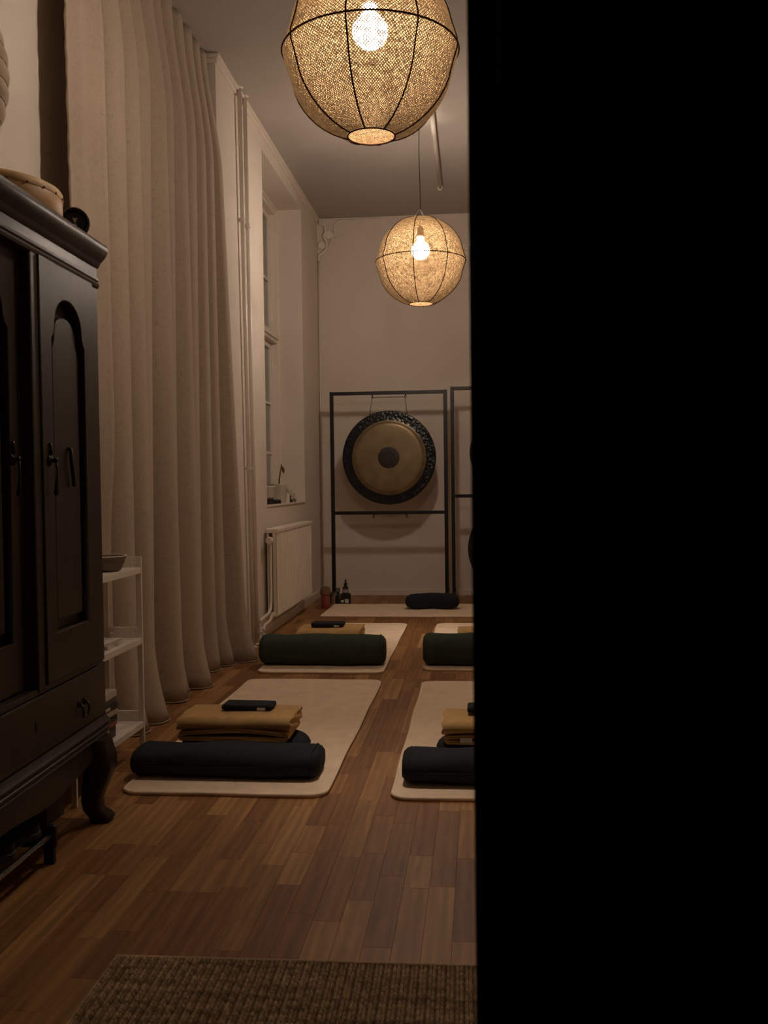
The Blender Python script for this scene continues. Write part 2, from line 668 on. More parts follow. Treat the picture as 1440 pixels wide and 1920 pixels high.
plank_mesh = {}
for L in LENS:
    mb = MB()
    mb.add(*plank_geo(L))
    me = mb.mesh('plank')
    me.materials.append(M_PARQUET)
    plank_mesh[L] = me
planks = []
x = XR + PW / 2
while x < XE:
    y = -0.6 - random.random() * 0.4
    while y < YB:
        L = random.choice(LENS)
        cx, cy = x, y + L / 2
        px = world_to_px((cx, cy, 0))
        area = 0
        if px and -20 < px[0] < 890 and px[1] < 1935:
            area = L * PW / max(cy, .5) ** 3
            if -0.8 < cx and cy < 2.0 or (-1.62 < cx < -1.24 and cy < 2.9):
                area *= 0.02
            if -1.2 < cx < -.56 and 3.2 < cy < 7.1 and not 5.0 < cy < 5.3:
                area *= 0.02
        planks.append((area, cx, cy, L))
        y += L
    x += PW
planks.sort(key=lambda p: -p[0])
for area, cx, cy, L in planks[:300]:
    o = bpy.data.objects.new('plank', plank_mesh[L])
    COL.objects.link(o)
    o.parent = floor
    o.location = (cx, cy, 0)
rest = MB()
for area, cx, cy, L in planks[300:]:
    v, f = plank_geo(L)
    rest.add([(p[0] + cx, p[1] + cy, p[2]) for p in v], f)
o = rest.build('planks', M_PARQUET, floor)
o['kind'] = 'stuff'

b = MB()
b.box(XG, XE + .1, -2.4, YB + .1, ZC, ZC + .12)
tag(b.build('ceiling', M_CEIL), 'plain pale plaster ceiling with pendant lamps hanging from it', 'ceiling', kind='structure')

b = MB()
b.box(XG, XR, YF, YC, 0, ZC)                       # recessed stretch
b.box(XG, XW, YC, WY0, 0, ZC)                      # stretch with the pipes
b.box(XG, XW, WY1, YB, 0, ZC)                      # stretch by the corner
b.box(XG, XW, WY0, WY1, 0, WZ0)                    # below the window
b.box(XG, XW, WY0, WY1, WZ1, ZC)                   # above the window
tag(b.build('wall_left', M_WALL), 'pale side wall with deep window niche and curtained recess', 'wall', kind='structure')
b = MB()
b.box(XG, XE + .1, YB, YB + .1, 0, ZC)
tag(b.build('wall_back', M_WALL), 'pale end wall behind the gong stands', 'wall', kind='structure')
b = MB()
b.box(XE, XE + .1, YF, YB, 0, ZC)
tag(b.build('wall_right', M_WALL), 'pale side wall opposite the window', 'wall', kind='structure')
DX0, DXE, DX1, DZ = -0.90, -0.005, 0.89, 2.35      # double doorway: open leaf side, closed leaf side
b = MB()
b.box(XG, DX0, YF, YF + .12, 0, ZC)
b.box(DX1, XE + .1, YF, YF + .12, 0, ZC)
b.box(DX0, DX1, YF, YF + .12, DZ, ZC)
tag(b.build('wall_front', M_WALL), 'pale wall that holds the dark double doorway', 'wall', kind='structure')
# dark entrance hall around the viewer
b = MB()
b.box(-1.5, -1.4, -2.4, YF, 0, ZC)
b.box(1.4, 1.5, -2.4, YF, 0, ZC)
b.box(-1.5, 1.5, -2.5, -2.4, 0, ZC)
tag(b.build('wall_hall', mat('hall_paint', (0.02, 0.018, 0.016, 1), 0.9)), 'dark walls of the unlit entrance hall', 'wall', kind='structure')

# closed black leaf
d = thing('door_1', 'closed black door leaf filling the near side of the view', 'door', (DXE, YF + .03, 0))
d['kind'] = 'structure'
b = MB()
b.box(0, DX1 - DXE - .002, 0, .042, 0.004, DZ - .004, .002)
b.build('door_leaf', M_DOORBLACK, d)
b = MB()
b.box(.018, .030, -.010, .001, .004, DZ - .004, .003)
b.build('astragal', M_DOORBLACK, d)
for z0, z1 in ((0.18, 0.85), (1.0, 2.2)):
    me = plate([rrect(.12, .76, z0, z1, .004), rrect(.15, .73, z0 + .03, z1 - .03, .004)], .010, .003,
               Matrix.Translation((0, -.004, 0)) @ Matrix.Rotation(PI / 2, 4, 'X'))
    link('panel_moulding', me, M_DOORBLACK, d)

# skirting boards
b = MB()
b.box(XW, XW + .014, YC, YB, 0, .072, .003)
b.box(XR, XW + .014, YC - .014, YC, 0, .072, .003)
b.box(XR, XR + .014, YF + .12, YC - .014, 0, .072, .003)
tag(b.build('baseboard_left', M_TRIM), 'low white skirting board under the radiator wall', 'skirting', kind='structure')
b = MB()
b.box(XW + .014, XE, YB - .014, YB, 0, .058, .003)
tag(b.build('baseboard_back', M_TRIM), 'low white skirting board along the gong wall', 'skirting', kind='structure')
# slim ceiling mouldings
b = MB()
b.box(XW, XW + .028, YC, YB - .012, ZC - .022, ZC, .004)
b.box(XR, XW + .028, YC - .028, YC, ZC - .022, ZC, .004)
b.box(XW, XW + .014, YC, YB - .012, ZC - .050, ZC - .022, .003)
b.box(XR, XW + .014, YC - .014, YC, ZC - .050, ZC - .022, .003)
tag(b.build('trim_1', M_TRIM), 'slim moulding where the window wall meets the ceiling', 'moulding', kind='structure')
b = MB()
b.box(XW, XE, YB - .012, YB, ZC - .012, ZC, .003)
tag(b.build('trim_2', M_TRIM), 'slim moulding where the gong wall meets the ceiling', 'moulding', kind='structure')

# ------------------------------------------------------------------ window in its niche
w = thing('window_1', 'tall white casement window at the back of a wall niche, night outside', 'window', (-1.70, (WY0 + WY1) / 2, WZ0))
w['kind'] = 'structure'
hw, hh = (WY1 - WY0) / 2, WZ1 - WZ0
TR = 1.36   # transom height above the sill
b = MB()
b.box(-.16, -.01, -hw, -hw + .05, 0, hh)
b.box(-.16, -.01, hw - .05, hw, 0, hh)
b.box(-.16, -.01, -hw + .05, hw - .05, hh - .05, hh)
b.box(-.16, -.01, -hw + .05, hw - .05, 0, .04)
b.box(-.14, -.04, -.03, .03, .04, hh - .05)
b.build('frame', M_TRIM, w)
b = MB()
b.box(0 - .015, .008, hw - .02, hw - .001, 0, hh, .004)
b.box(0 - .015, .008, -hw + .001, -hw + .02, 0, hh, .004)
b.box(0 - .015, .008, -hw + .02, hw - .02, hh - .02, hh - .001, .004)
b.build('frame_moulding', M_TRIM, w)
b = MB()
b.box(-.15, -.005, -hw + .05, hw - .05, TR, TR + .07, .006)
b.box(-.15, .012, -hw + .05, hw - .05, TR + .025, TR + .05, .006)
b.build('transom', M_TRIM, w)
for s in (-1, 1):
    ya, yb = (-hw + .052, -.032) if s < 0 else (.032, hw - .052)
    for za, zb, bars in ((.045, TR - .004, (0.38, 0.80)), (TR + .074, hh - .054, (0.45,))):
        sh = MB()
        sh.box(-.09, -.055, ya, ya + .045, za, zb, .004)
        sh.box(-.09, -.055, yb - .045, yb, za, zb, .004)
        sh.box(-.09, -.055, ya + .045, yb - .045, za, za + .05, .004)
        sh.box(-.09, -.055, ya + .045, yb - .045, zb - .045, zb, .004)
        so = sh.build('sash', M_TRIM, w)
        zs = [za + .05] + [za + q for q in bars] + [zb - .045]
        for zz in zs[1:-1]:
            m2 = MB()
            m2.box(-.088, -.057, ya + .045, yb - .045, zz - .011, zz + .011, .003)
            m2.build('glazing_bar', M_TRIM, so)
        for z1_, z2_ in zip(zs, zs[1:]):
            m2 = MB()
            m2.box(-.076, -.072, ya + .04, yb - .04, z1_ - .004, z2_ + .004)
            m2.build('pane', M_GLASS, so)
        # hinges on the jamb side
        jy = ya if s < 0 else yb
        for fz in (0.14, 0.86):
            zc = za + (zb - za) * fz
            m2 = MB()
            m2.tube([(-.05, jy, zc - .03), (-.05, jy, zc + .03)], .007, 8)
            m2.box(-.056, -.052, jy - .02, jy + .02, zc - .028, zc + .028)
            m2.build('hinge', M_PIPE, so)
m2 = MB()
m2.box(-.05, -.035, -.012, .012, .62, .76, .003)
m2.tube([(-.035, 0, .69), (-.005, 0, .69), (.0, 0, .68), (.0, 0, .60)], .006, 8)
m2.build('handle', M_PIPE, w)
m2 = MB()
m2.box(-.02, .215, -hw + .001, hw - .001, -.001 + .001, .014, .004)
m2.build('sill', M_TRIM, w)

# ------------------------------------------------------------------ pendant lamps
RL = 0.300


def shade_r(th, ph):
    """Radius of the stretched cloth: taut on the eight ribs and the hoop, slack between."""
    seg = (th * 8 / (2 * PI)) % 1.0
    sag = math.sin(PI * seg)
    hoop = math.exp(-((ph) / 0.10) ** 2)
    mid = math.sin(min(abs(ph) / 1.25, 1) * PI)
    waist = math.exp(-((abs(ph) - 0.26) / 0.14) ** 2)
    return RL * (1.0 + 0.022 * hoop - 0.018 * waist - 0.014 * sag * (0.35 + 0.65 * mid))


def shade_mesh():
    N = 160
    ph0, ph1 = -math.acos(0.082 / RL), math.acos(0.050 / RL)
    rows = int((ph1 - ph0) * RL / (2 * PI * RL / N) * 2.1)
    ext = np.zeros((rows + 3, N, 3))
    r_ = np.random.default_rng(3)
    for j in range(rows + 3):
        ph = min(ph0 + (ph1 - ph0) * j / (rows + 2), PI / 2 - .001)
        for i in range(N):
            th = 2 * PI * (i + 0.5 * (j % 2)) / N
            R = shade_r(th, ph)
            ext[j, i] = (R * math.cos(ph) * math.cos(th), R * math.cos(ph) * math.sin(th), R * math.sin(ph))
    ext += r_.normal(0, 0.0007, ext.shape)
    base = ext.reshape(-1, 3)
    J, I = np.meshgrid(np.arange(1, rows + 2), np.arange(N), indexing='ij')
    # diamond: down (j-1), left (j, i'), up (j+1), right
    odd = J % 2
    dn = (J - 1) * N + np.where(odd == 1, (I + 1) % N, I)
    up = (J + 1) * N + np.where(odd == 1, (I + 1) % N, I)
    lf = J * N + I
    # neighbours of the diamond centre that lies between lf and the next point of row j
    rt = J * N + (I + 1) % N
    dn = (J - 1) * N + np.where(odd == 1, (I + 1) % N, (I) % N)
    up = (J + 1) * N + np.where(odd == 1, (I + 1) % N, (I) % N)
    quad = np.stack([dn, rt, up, lf], -1).reshape(-1, 4)
    cor = base[quad]
    cen = cor.mean(1, keepdims=True)
    k = 0.58 + 0.10 * r_.normal(0, 1, (len(quad), 1, 1)).clip(-1.5, 1.5)
    inner = cen + (cor - cen) * k
    inner = inner * (1 - 0.0022 / np.linalg.norm(inner, axis=-1, keepdims=True))
    nb = len(base)
    iid = nb + np.arange(len(quad) * 4).reshape(-1, 4)
    verts = np.concatenate([base, inner.reshape(-1, 3)])
    faces = []
    for a in range(4):
        c = (a + 1) % 4
        faces.append(np.stack([quad[:, a], quad[:, c], iid[:, c], iid[:, a]], -1))
    faces = np.concatenate(faces).astype(np.int32)
    me = bpy.data.meshes.new('woven_shade')
    me.vertices.add(len(verts))
    me.vertices.foreach_set('co', verts.astype(np.float32).ravel())
    me.loops.add(faces.size)
    me.loops.foreach_set('vertex_index', faces.ravel())
    me.polygons.add(len(faces))
    me.polygons.foreach_set('loop_start', np.arange(0, faces.size, 4, dtype=np.int32))
    me.update(calc_edges=True)
    return me


def pendant(loc, label, rz, bulb):
    t = thing('pendant_lamp', label, 'lamp', loc, rz, 'woven globe pendant lamps')
    sh = link('woven_shade', shade_mesh(), M_WOVEN, t)
    sh['label'] = 'open jute netting that glows from the bulb within'
    for k in range(8):
        th = 2 * PI * k / 8
        pts = []
        for i in range(25):
            ph = -math.acos(.082 / RL) + (math.acos(.05 / RL) + math.acos(.082 / RL)) * i / 24
            R = shade_r(th + 1e-6, ph) + .002
            pts.append((R * math.cos(ph) * math.cos(th), R * math.cos(ph) * math.sin(th), R * math.sin(ph)))
        MB().tube(pts, .0030, 6).build('rib', M_RIBWIRE, t, True)
    zb, zt = -math.sqrt(RL ** 2 - .082 ** 2), math.sqrt(RL ** 2 - .05 ** 2)
    for nm, rr, zz, wr in (('hoop', RL * 1.026, 0, .0032), ('bottom_ring', .083, zb, .003), ('top_ring', .051, zt, .003)):
        MB().tube([(rr * math.cos(2 * PI * i / 64), rr * math.sin(2 * PI * i / 64), zz) for i in range(64)], wr, 6, closed=True).build(nm, M_RIBWIRE, t, True)
    # bulb with a short neck, its socket, the wire yoke and the cord
    zb0 = .074
    prof = [(0, zb0 - .062)]
    for i in range(1, 15):
        a = -PI / 2 + PI * 0.86 * i / 14
        prof.append((.062 * math.cos(a), zb0 + .062 * math.sin(a)))
    prof += [(.0255, zb0 + .062), (.024, zb0 + .074), (.023, zb0 + .084), (0, zb0 + .086)]
    MB().lathe(prof, 28).build('bulb', bulb, t, True)
    MB().lathe([(0, zb0 + .0855), (.030, zb0 + .0855), (.030, zb0 + .10), (.022, zb0 + .115), (.020, zb0 + .155), (.008, zb0 + .165), (0, zb0 + .165)], 20).build('socket', M_BRASSY, t, True)
    for s in (0, 1, 2):
        a = 2 * PI * s / 3 + .4
        MB().tube([(.05 * math.cos(a), .05 * math.sin(a), zt), (.004 * math.cos(a), .004 * math.sin(a), zt + .055)], .0018, 6).build('yoke_wire', M_CHROME, t)
    ztop = ZC - loc[2]
    pts = [(0, 0, zb0 + .16)]
    nseg = 14
    for i in range(1, nseg + 1):
        zz = zb0 + .16 + (ztop - .02 - zb0 - .16) * i / nseg
        u = i / nseg
        pts.append((.006 * math.sin(u * 7) * math.sin(PI * u), .005 * math.sin(u * 5 + 1) * math.sin(PI * u), zz))
    MB().tube(pts, .0028, 8).build('cord', M_CORD, t, True)
    MB().lathe([(0, ztop - .03), (.018, ztop - .03), (.045, ztop - .004), (.045, ztop), (0, ztop)], 24).build('ceiling_cup', M_WHITE, t, True)
    return t


pendant((-0.365, 3.39, 2.552), 'larger looking woven jute globe pendant lamp, cut off by the picture top', math.radians(20 + 270 - 6 + 22.5), M_BULB)
pendant((-0.386, 6.62, 2.562), 'smaller looking globe pendant lamp of woven jute netting hanging in front of the gong wall', math.radians(270 - 6), bulb_mat(1.3))

# ------------------------------------------------------------------ curtain and its rail
def curtain():
    t = thing('curtain', 'long beige linen curtain hanging in folds from ceiling to floor beside the wardrobe', 'curtain', (0, 0, 0))
    # ridges of the folds along the wall, and how far down each one keeps its height
    ridges = [(3.735, 1.0), (3.99, .9), (4.16, 1.0), (4.32, .25), (4.53, 1.0), (4.66, .3), (4.85, .95), (5.03, .3), (5.20, .55), (5.34, .4), (5.47, 1.0)]
    ny, nz = 520, 80
    zt = ZC - .012
    vs_, fs = [], []
    for k in range(nz + 1):
        v = (k / nz) ** 0.9                # 0 floor, 1 top
        z = 0.006 + (zt - 0.006) * v
        s = min(1, max(0, (v - 0.80) / 0.20))
        s = s * s * (3 - 2 * s)            # gathered heading
        low = max(0, 1 - z / 0.40)
        pr = min(1, max(0, (z - .80) / .5))
        pr = pr * pr * (3 - 2 * pr)
        ctl = [(3.500, -.030 + .026 * pr), (3.60, -.018 + .034 * pr), (3.735, .012 + .030 * pr)]
        for i in range(len(ridges)):
            y0, keep = ridges[i]
            if i + 1 < len(ridges):
                y1, k1 = ridges[i + 1]
                gap = y1 - y0
                hk = k1 + (1 - k1) * min(1, v * 1.15)
                dep = min(.150, .050 + .46 * gap) * (1 - .6 * s)
                ctl.append((y0 + gap * .48, .010 - dep))
                ctl.append((y1, .010 * hk - (1 - hk) * dep * .72))
            else:
                ctl.append((y0 + .03, -.03 * (1 - v)))
        y_end = ctl[-1][0]
        for i in range(ny + 1):
            u = 3.500 + (y_end - 3.500) * i / ny
            w_, yb_ = ctl[-1][1], u
            for (a, wa), (c, wc) in zip(ctl, ctl[1:]):
                if a <= u <= c:
                    q = (u - a) / (c - a)
                    if wc < wa or c < 3.74:
                        w_ = wa + (wc - wa) * (.5 - .5 * math.cos(PI * q))
                    else:
                        # rises steeply out of the valley, then runs flat to the ridge
                        w_ = wa + (wc - wa) * (1 - (1 - q) ** 2.6)
                        yb_ = a + (c - a) * (.12 * q + .88 * q ** 2.4)
                    break
            X = -1.515 + 0.022 * (1 - v) - 0.060 * s + w_ + .028 * min(1, max(0, (u - 3.70) / .25))
            X += 0.065 * low ** 2 * (0.6 + 0.4 * math.sin(u * 9.3 + 1.2))
            un = (u - 3.5) / 2.0
            Y = yb_ + (1 - v) ** 1.4 * 0.20 * un ** 2 + 0.018 * (1 - v) * math.sin(u * 9)
            X += max(0, (u - 5.25) / .25) * (1 - v) ** .8 * 0.070
            Y += 0.012 * low * math.sin(u * 23)
            zz = z if k else 0.004
            if i == 0:
                Y += 0.004 * math.sin(k * 3.7) + 0.003 * math.sin(k * 9.1)
            vs_.append((max(X, XR + .012), Y, zz))
    W = ny + 1
    for k in range(nz):
        for i in range(ny):
            fs.append((k * W + i, k * W + i + 1, (k + 1) * W + i + 1, (k + 1) * W + i))
    me = bpy.data.meshes.new('cloth')
    me.from_pydata(vs_, [], fs)
    o = link('cloth', me, M_LINEN, t, True)
    so = o.modifiers.new('thickness', 'SOLIDIFY')
    so.thickness = 0.003
    so.offset = 0
    # turned hem along the foot
    hem = MB()
    pts = [vs_[i] for i in range(0, W, 3)]
    hem.tube([(p[0] + .004, p[1], .006) for p in pts], .003, 6)
    hem.build('hem', M_LINEN, t, True)
    # selvedge rolled along the near edge
    pts = [vs_[k * W] for k in range(0, nz + 1)]
    sv = MB()
    sv.tube([(p[0] + .002, p[1] + .002 * math.sin(i * 5.1), max(p[2], .012)) for i, p in enumerate(pts)], [.004 + .0025 * abs(math.sin(i * 2.3)) for i in range(len(pts))], 6)
    sv.build('selvedge', M_LINEN, t, True)
    return t


curtain()
b = MB()
b.box(-1.600, -1.575, 3.40, 5.515, ZC - .011, ZC, .002)
tag(b.build('curtain_rail', M_WHITE), 'slim white ceiling rail carrying the beige curtain', 'rail')

# ------------------------------------------------------------------ wardrobe
wd = thing('wardrobe', 'tall dark-stained wooden wardrobe with arched door panels and curved feet', 'wardrobe', (-1.193, 2.968, 0), math.radians(1.6))
WW, WD = 1.46, 0.40          # width along -y, depth along -x
b = MB()
b.box(-WD, -.07, -WW + .01, -.01, .24, 1.735)
b.build('carcass', M_WOOD, wd)
Myz = Matrix(((0, 0, 1, 0), (1, 0, 0, 0), (0, 1, 0, 0), (0, 0, 0, 1)))     # plate (a, b) -> (y, z), thickness -> x


def arch(y0, y1, z0, z1, zs, n=14):
    c, hwid = (y0 + y1) / 2, (y1 - y0) / 2
    sh = hwid * 0.16
    out = [(y0, z0), (y1, z0), (y1, zs), (y1 - sh * .6, zs + .012), (y1 - sh, zs + .028)]
    rr = hwid - sh
    for i in range(n + 1):
        a = PI * i / n
        out.append((c + rr * math.cos(a), zs + .030 + (z1 - zs - .030) * math.sin(a) ** 0.9 if 0 < i < n else zs + .030))
    out += [(y0 + sh, zs + .028), (y0 + sh * .6, zs + .012), (y0, zs)]
    return out


def wd_door(y0, y1, xf, side, handle_y):
    z0, z1 = .518, 1.674
    hole = arch(y0 + .065, y1 - .07, .645, 1.588, 1.465)
    me = plate([[(y0, z0), (y1, z0), (y1, z1), (y0, z1)], hole], .018, .003, Matrix.Translation((xf - .012, 0, 0)) @ Myz)
    d_ = link('door', me, M_WOOD, wd)
    b_ = MB()
    b_.box(xf - .040, xf - .030, y0 + .03, y1 - .03, z0 + .05, z1 - .02)
    b_.build('door_panel', M_WOOD, d_)
    fld = arch(y0 + .098, y1 - .103, .682, 1.533, 1.440)
    link('raised_field', plate([fld], .012, .005, Matrix.Translation((xf - .022, 0, 0)) @ Myz, 2), M_WOOD, d_)
    # drop pull: rosette, finial and pear-shaped drop
    h_ = MB()
    Mh = Matrix.Translation((xf, handle_y, 1.125)) @ Matrix.Rotation(PI / 2, 4, 'Y')
    h_.lathe([(0, 0), (.017, 0), (.015, .004), (.006, .008), (.006, .016), (.009, .020), (0, .024)], 16, Mh)
    h_.tube([(xf + .004, handle_y, 1.14), (xf + .004, handle_y, 1.158), (xf + .003, handle_y, 1.172)], [.006, .003, .005], 8)
    h_.tube([(xf + .018, handle_y, 1.122), (xf + .019, handle_y + .002, 1.095), (xf + .017, handle_y + .002, 1.06), (xf + .016, handle_y + .001, 1.035), (xf + .016, handle_y, 1.028)], [.0035, .0025, .004, .0075, .003], 8)
    h_.build('handle', M_DARKIRON, d_, True)
    return d_


rd = wd_door(-.462, -.085, 0.010, 1, -.425)
hk = MB()  # dark bent strip added in place of the handle's cast shadow
hk.tube([(-.004, -.268, 1.165), (.006, -.268, 1.160), (.010, -.272, 1.12), (.010, -.262, 1.08), (.008, -.252, 1.055)], .006, 8)
hk.build('hook', M_DARKIRON, rd, True)
wd_door(-.955, -.512, -.026, 1, -.575)
wd_door(-1.375, -1.005, 0.010, -1, -1.04)
for y0, y1, xf, nm in ((-.512, -.462, .004, 'stile'), (-1.005, -.955, .004, 'stile'), (-.083, -.012, .0, 'corner_post'), (-WW + .012, -WW + .083, .0, 'corner_post')):
    b = MB()
    b.box(-.072, xf, y0, y1, .50, 1.69, .006)
    b.build(nm, M_WOOD, wd)
# frieze with rounded corner, two mouldings and the cornice


def moulding(prof, z0, name):
    """Profile (outward, up) swept round front and both ends of the wardrobe."""
    vs_, fs = [], []
    n = len(prof)
    path = [(-WD, 0, 0, 1), (-.02, 0, 0, 1), (-.006, -.004, .5, .87), (0, -.018, 1, .25), (0, -WW + .018, 1, -.25), (-.006, -WW + .004, .5, -.87), (-.02, -WW, 0, -1), (-WD, -WW, 0, -1)]
    for x_, y_, nx, ny_ in path:
        for o_, u_ in prof:
            vs_.append((x_ + nx * o_, y_ + ny_ * o_, z0 + u_))
    for k in range(len(path) - 1):
        for i in range(n):
            j = (i + 1) % n
            fs.append((k * n + i, k * n + j, (k + 1) * n + j, (k + 1) * n + i))
    fs.append(tuple(range(n)))
    fs.append(tuple((len(path) - 1) * n + i for i in range(n))[::-1])
    return MB().add(vs_, fs).build(name, M_WOOD, wd, True, 35)


moulding([(-.06, 0), (0, 0), (.006, .003), (.009, .010), (.006, .016), (.002, .019), (.006, .024), (.005, .032), (-.06, .032)], 1.674, 'lower_cornice_moulding')
moulding([(-.06, 0), (.001, 0), (.001, .040), (-.06, .040)], 1.704, 'frieze')
moulding([(-.06, 0), (.003, 0), (.010, .006), (.012, .014), (.015, .018), (.022, .024), (.030, .036), (.035, .048), (.036, .060), (.031, .069), (.020, .072), (-.06, .072)], 1.738, 'cornice')
b = MB()
b.box(-WD, -.005, -WW + .005, -.005, 1.780, 1.812)
b.build('top_board', M_WOOD, wd)
# drawer, base mouldings, apron
b = MB()
b.box(-.07, .0, -WW + .03, -.03, .495, .512, .003)
b.build('drawer_rail', M_WOOD, wd)
b = MB()
b.box(-.07, .006, -WW + .085, -.085, .335, .493, .004)
dr = b.build('drawer', M_WOOD, wd)
for yy in (-.225, -1.235):
    b = MB()
    b.lathe([(0, 0), (.012, 0), (.010, .004), (0, .006)], 14, Matrix.Translation((.006, yy - .022, .412)) @ Matrix.Rotation(PI / 2, 4, 'Y'))
    b.lathe([(0, 0), (.012, 0), (.010, .004), (0, .006)], 14, Matrix.Translation((.006, yy + .022, .412)) @ Matrix.Rotation(PI / 2, 4, 'Y'))
    b.tube([(.012, yy - .022, .412), (.020, yy - .024, .395), (.018, yy - .018, .372), (.018, yy + .018, .372), (.020, yy + .024, .395), (.012, yy + .022, .412)], .0035, 8)
    b.build('bail_pull', M_DARKIRON, dr, True)
b = MB()
b.lathe([(0, 0), (.008, 0), (.007, .002), (0, .002)], 12, Matrix.Translation((.006, -.54, .43)) @ Matrix.Rotation(PI / 2, 4, 'Y'))
b.box(.006, .008, -.543, -.537, .405, .428)
b.build('keyhole', M_DARKIRON, dr)
for y0, y1 in ((-.083, -.012), (-WW + .012, -WW + .083)):
    b = MB()
    b.box(-.072, 0, y0, y1, .33, .497, .004)
    b.build('drawer_post', M_WOOD, wd)
moulding([(-.06, 0), (.003, 0), (.007, .005), (.003, .010), (.008, .016), (.011, .024), (.006, .029), (.012, .036), (.015, .044), (.009, .051), (.005, .058), (.001, .064), (-.06, .064)], .266, 'base_moulding')
ap = [(-.012, .26), (-.012, .215)]
for i in range(21):
    u = i / 20
    yy = -.10 - (WW - .20) * u
    ap.append((yy, .196 - .010 * math.sin(PI * u) + .012 * math.cos(4 * PI * u)))
ap += [(-WW + .012, .215), (-WW + .012, .26)]
link('apron', plate([[(p[0], p[1]) for p in ap][::-1]], .018, .002, Matrix.Translation((-.014, 0, 0)) @ Myz), M_WOOD, wd)
for sx_, sy_, fx, fy in ((1, 1, -.022, -.075), (1, -1, -.022, -WW + .045), (-1, 1, -WD + .05, -.045), (-1, -1, -WD + .05, -WW + .045)):
    # cabriole leg: square in section, knee out, ankle in, toe out
    path = [(.268, 0, .050), (.235, .004, .052), (.205, .014, .050), (.175, .018, .046), (.145, .013, .041), (.11, .004, .035), (.075, -.003, .030), (.045, .000, .029), (.026, .014, .033), (.012, .022, .034), (0.0, .020, .030)]
    vs_, fs = [], []
    for z_, o_, hs in path:
        cx_, cy_ = fx + sx_ * o_ * .9, fy + sy_ * o_ * .9
        for p in rrect(cx_ - hs, cx_ + hs, cy_ - hs, cy_ + hs, hs * .45, 3):
            vs_.append((p[0], p[1], z_))
    n = 16
    for k in range(len(path) - 1):
        for i in range(n):
            j = (i + 1) % n
            fs.append((k * n + i, k * n + j, (k + 1) * n + j, (k + 1) * n + i))
    fs.append(tuple(range(n)))
    fs.append(tuple((len(path) - 1) * n + i for i in range(n)))
    MB().add(vs_, fs).build('leg', M_WOOD, wd, True, 50)

# ------------------------------------------------------------------ things on the wardrobe
ZT = 1.8145
dm = thing('frame_drum', 'round wooden frame drum lying flat on top of the wardrobe', 'drum', (-1.392, 2.618, ZT))
MB().lathe([(.205, 0), (.218, 0), (.2205, .004), (.2205, .070), (.216, .078), (.207, .080), (.205, .070), (.205, 0)], 72).build('hoop', M_DRUM, dm, True, 40)
MB().lathe([(0, .0805), (.19, .0815), (.212, .081), (.2175, .078), (.222, .071), (.2225, .060), (.2215, .056)], 72).build('drum_skin', M_SKIN, dm, True)
for k in range(24):
    a = 2 * PI * k / 24
    MB().lathe([(0, .003), (.003, .002), (.0035, 0)], 8, Matrix.Translation((.222 * math.cos(a), .222 * math.sin(a), .058)) @ Matrix.Rotation(a, 4, 'Z') @ Matrix.Rotation(PI / 2, 4, 'Y')).build('tack', M_BRASSY, dm)

sp = thing('portable_speaker', 'black cylindrical portable speaker lying at the end of the wardrobe top', 'speaker', (-1.222, 2.866, ZT))
ax = Vector((-.55, .83, 0)).normalized()
Ms = Matrix.Translation((0, 0, .047)) @ ax.to_track_quat('Z', 'Y').to_matrix().to_4x4()
MB().lathe([(0, .012), (.034, .010), (.037, .002), (.042, 0), (.0455, .004), (.046, .012), (.046, .145), (.0455, .153), (.042, .157), (.037, .155), (.034, .148), (0, .146)], 40, Ms).build('body', M_BLACKPLASTIC, sp, True, 40)
MB().lathe([(0, .006), (.020, .0065), (.030, .008), (.033, .010)], 32, Ms).build('end_membrane', mat('speaker_rubber', (0.006, 0.006, 0.006, 1), .35), sp, True)
mk = MB()
xs_, ys_ = ax.to_track_quat('Z', 'Y').to_matrix().col[0], ax.to_track_quat('Z', 'Y').to_matrix().col[1]


def on_end(u, v, dpt=.0045):
    # u to the viewer's right, v up, on the round end
    rgt = Vector((0, 0, 1)).cross(ax) * -1
    return Vector((0, 0, .047)) + rgt * u + Vector((0, 0, 1)) * v + ax * dpt


tri = [on_end(-.0075, .012), on_end(.0075, .012), on_end(.0015, -.002), on_end(-.0015, -.002)]
tri2 = [p - ax * .0012 for p in tri]
mk.add(tri + tri2, [(0, 1, 2, 3), (7, 6, 5, 4), (0, 4, 5, 1), (1, 5, 6, 2), (2, 6, 7, 3), (3, 7, 4, 0)])
dots = [on_end(.0055 * math.cos(2 * PI * k / 14), -.010 + .0055 * math.sin(2 * PI * k / 14)) for k in range(14)]
dots2 = [p - ax * .0012 for p in dots]
mk.add(dots + dots2, [tuple(range(14)), tuple(range(14, 28))[::-1]] + [(k, (k + 1) % 14, 14 + (k + 1) % 14, 14 + k) for k in range(14)])
mk.build('emblem', mat('emblem_grey', lin(190, 180, 166), .4), sp)

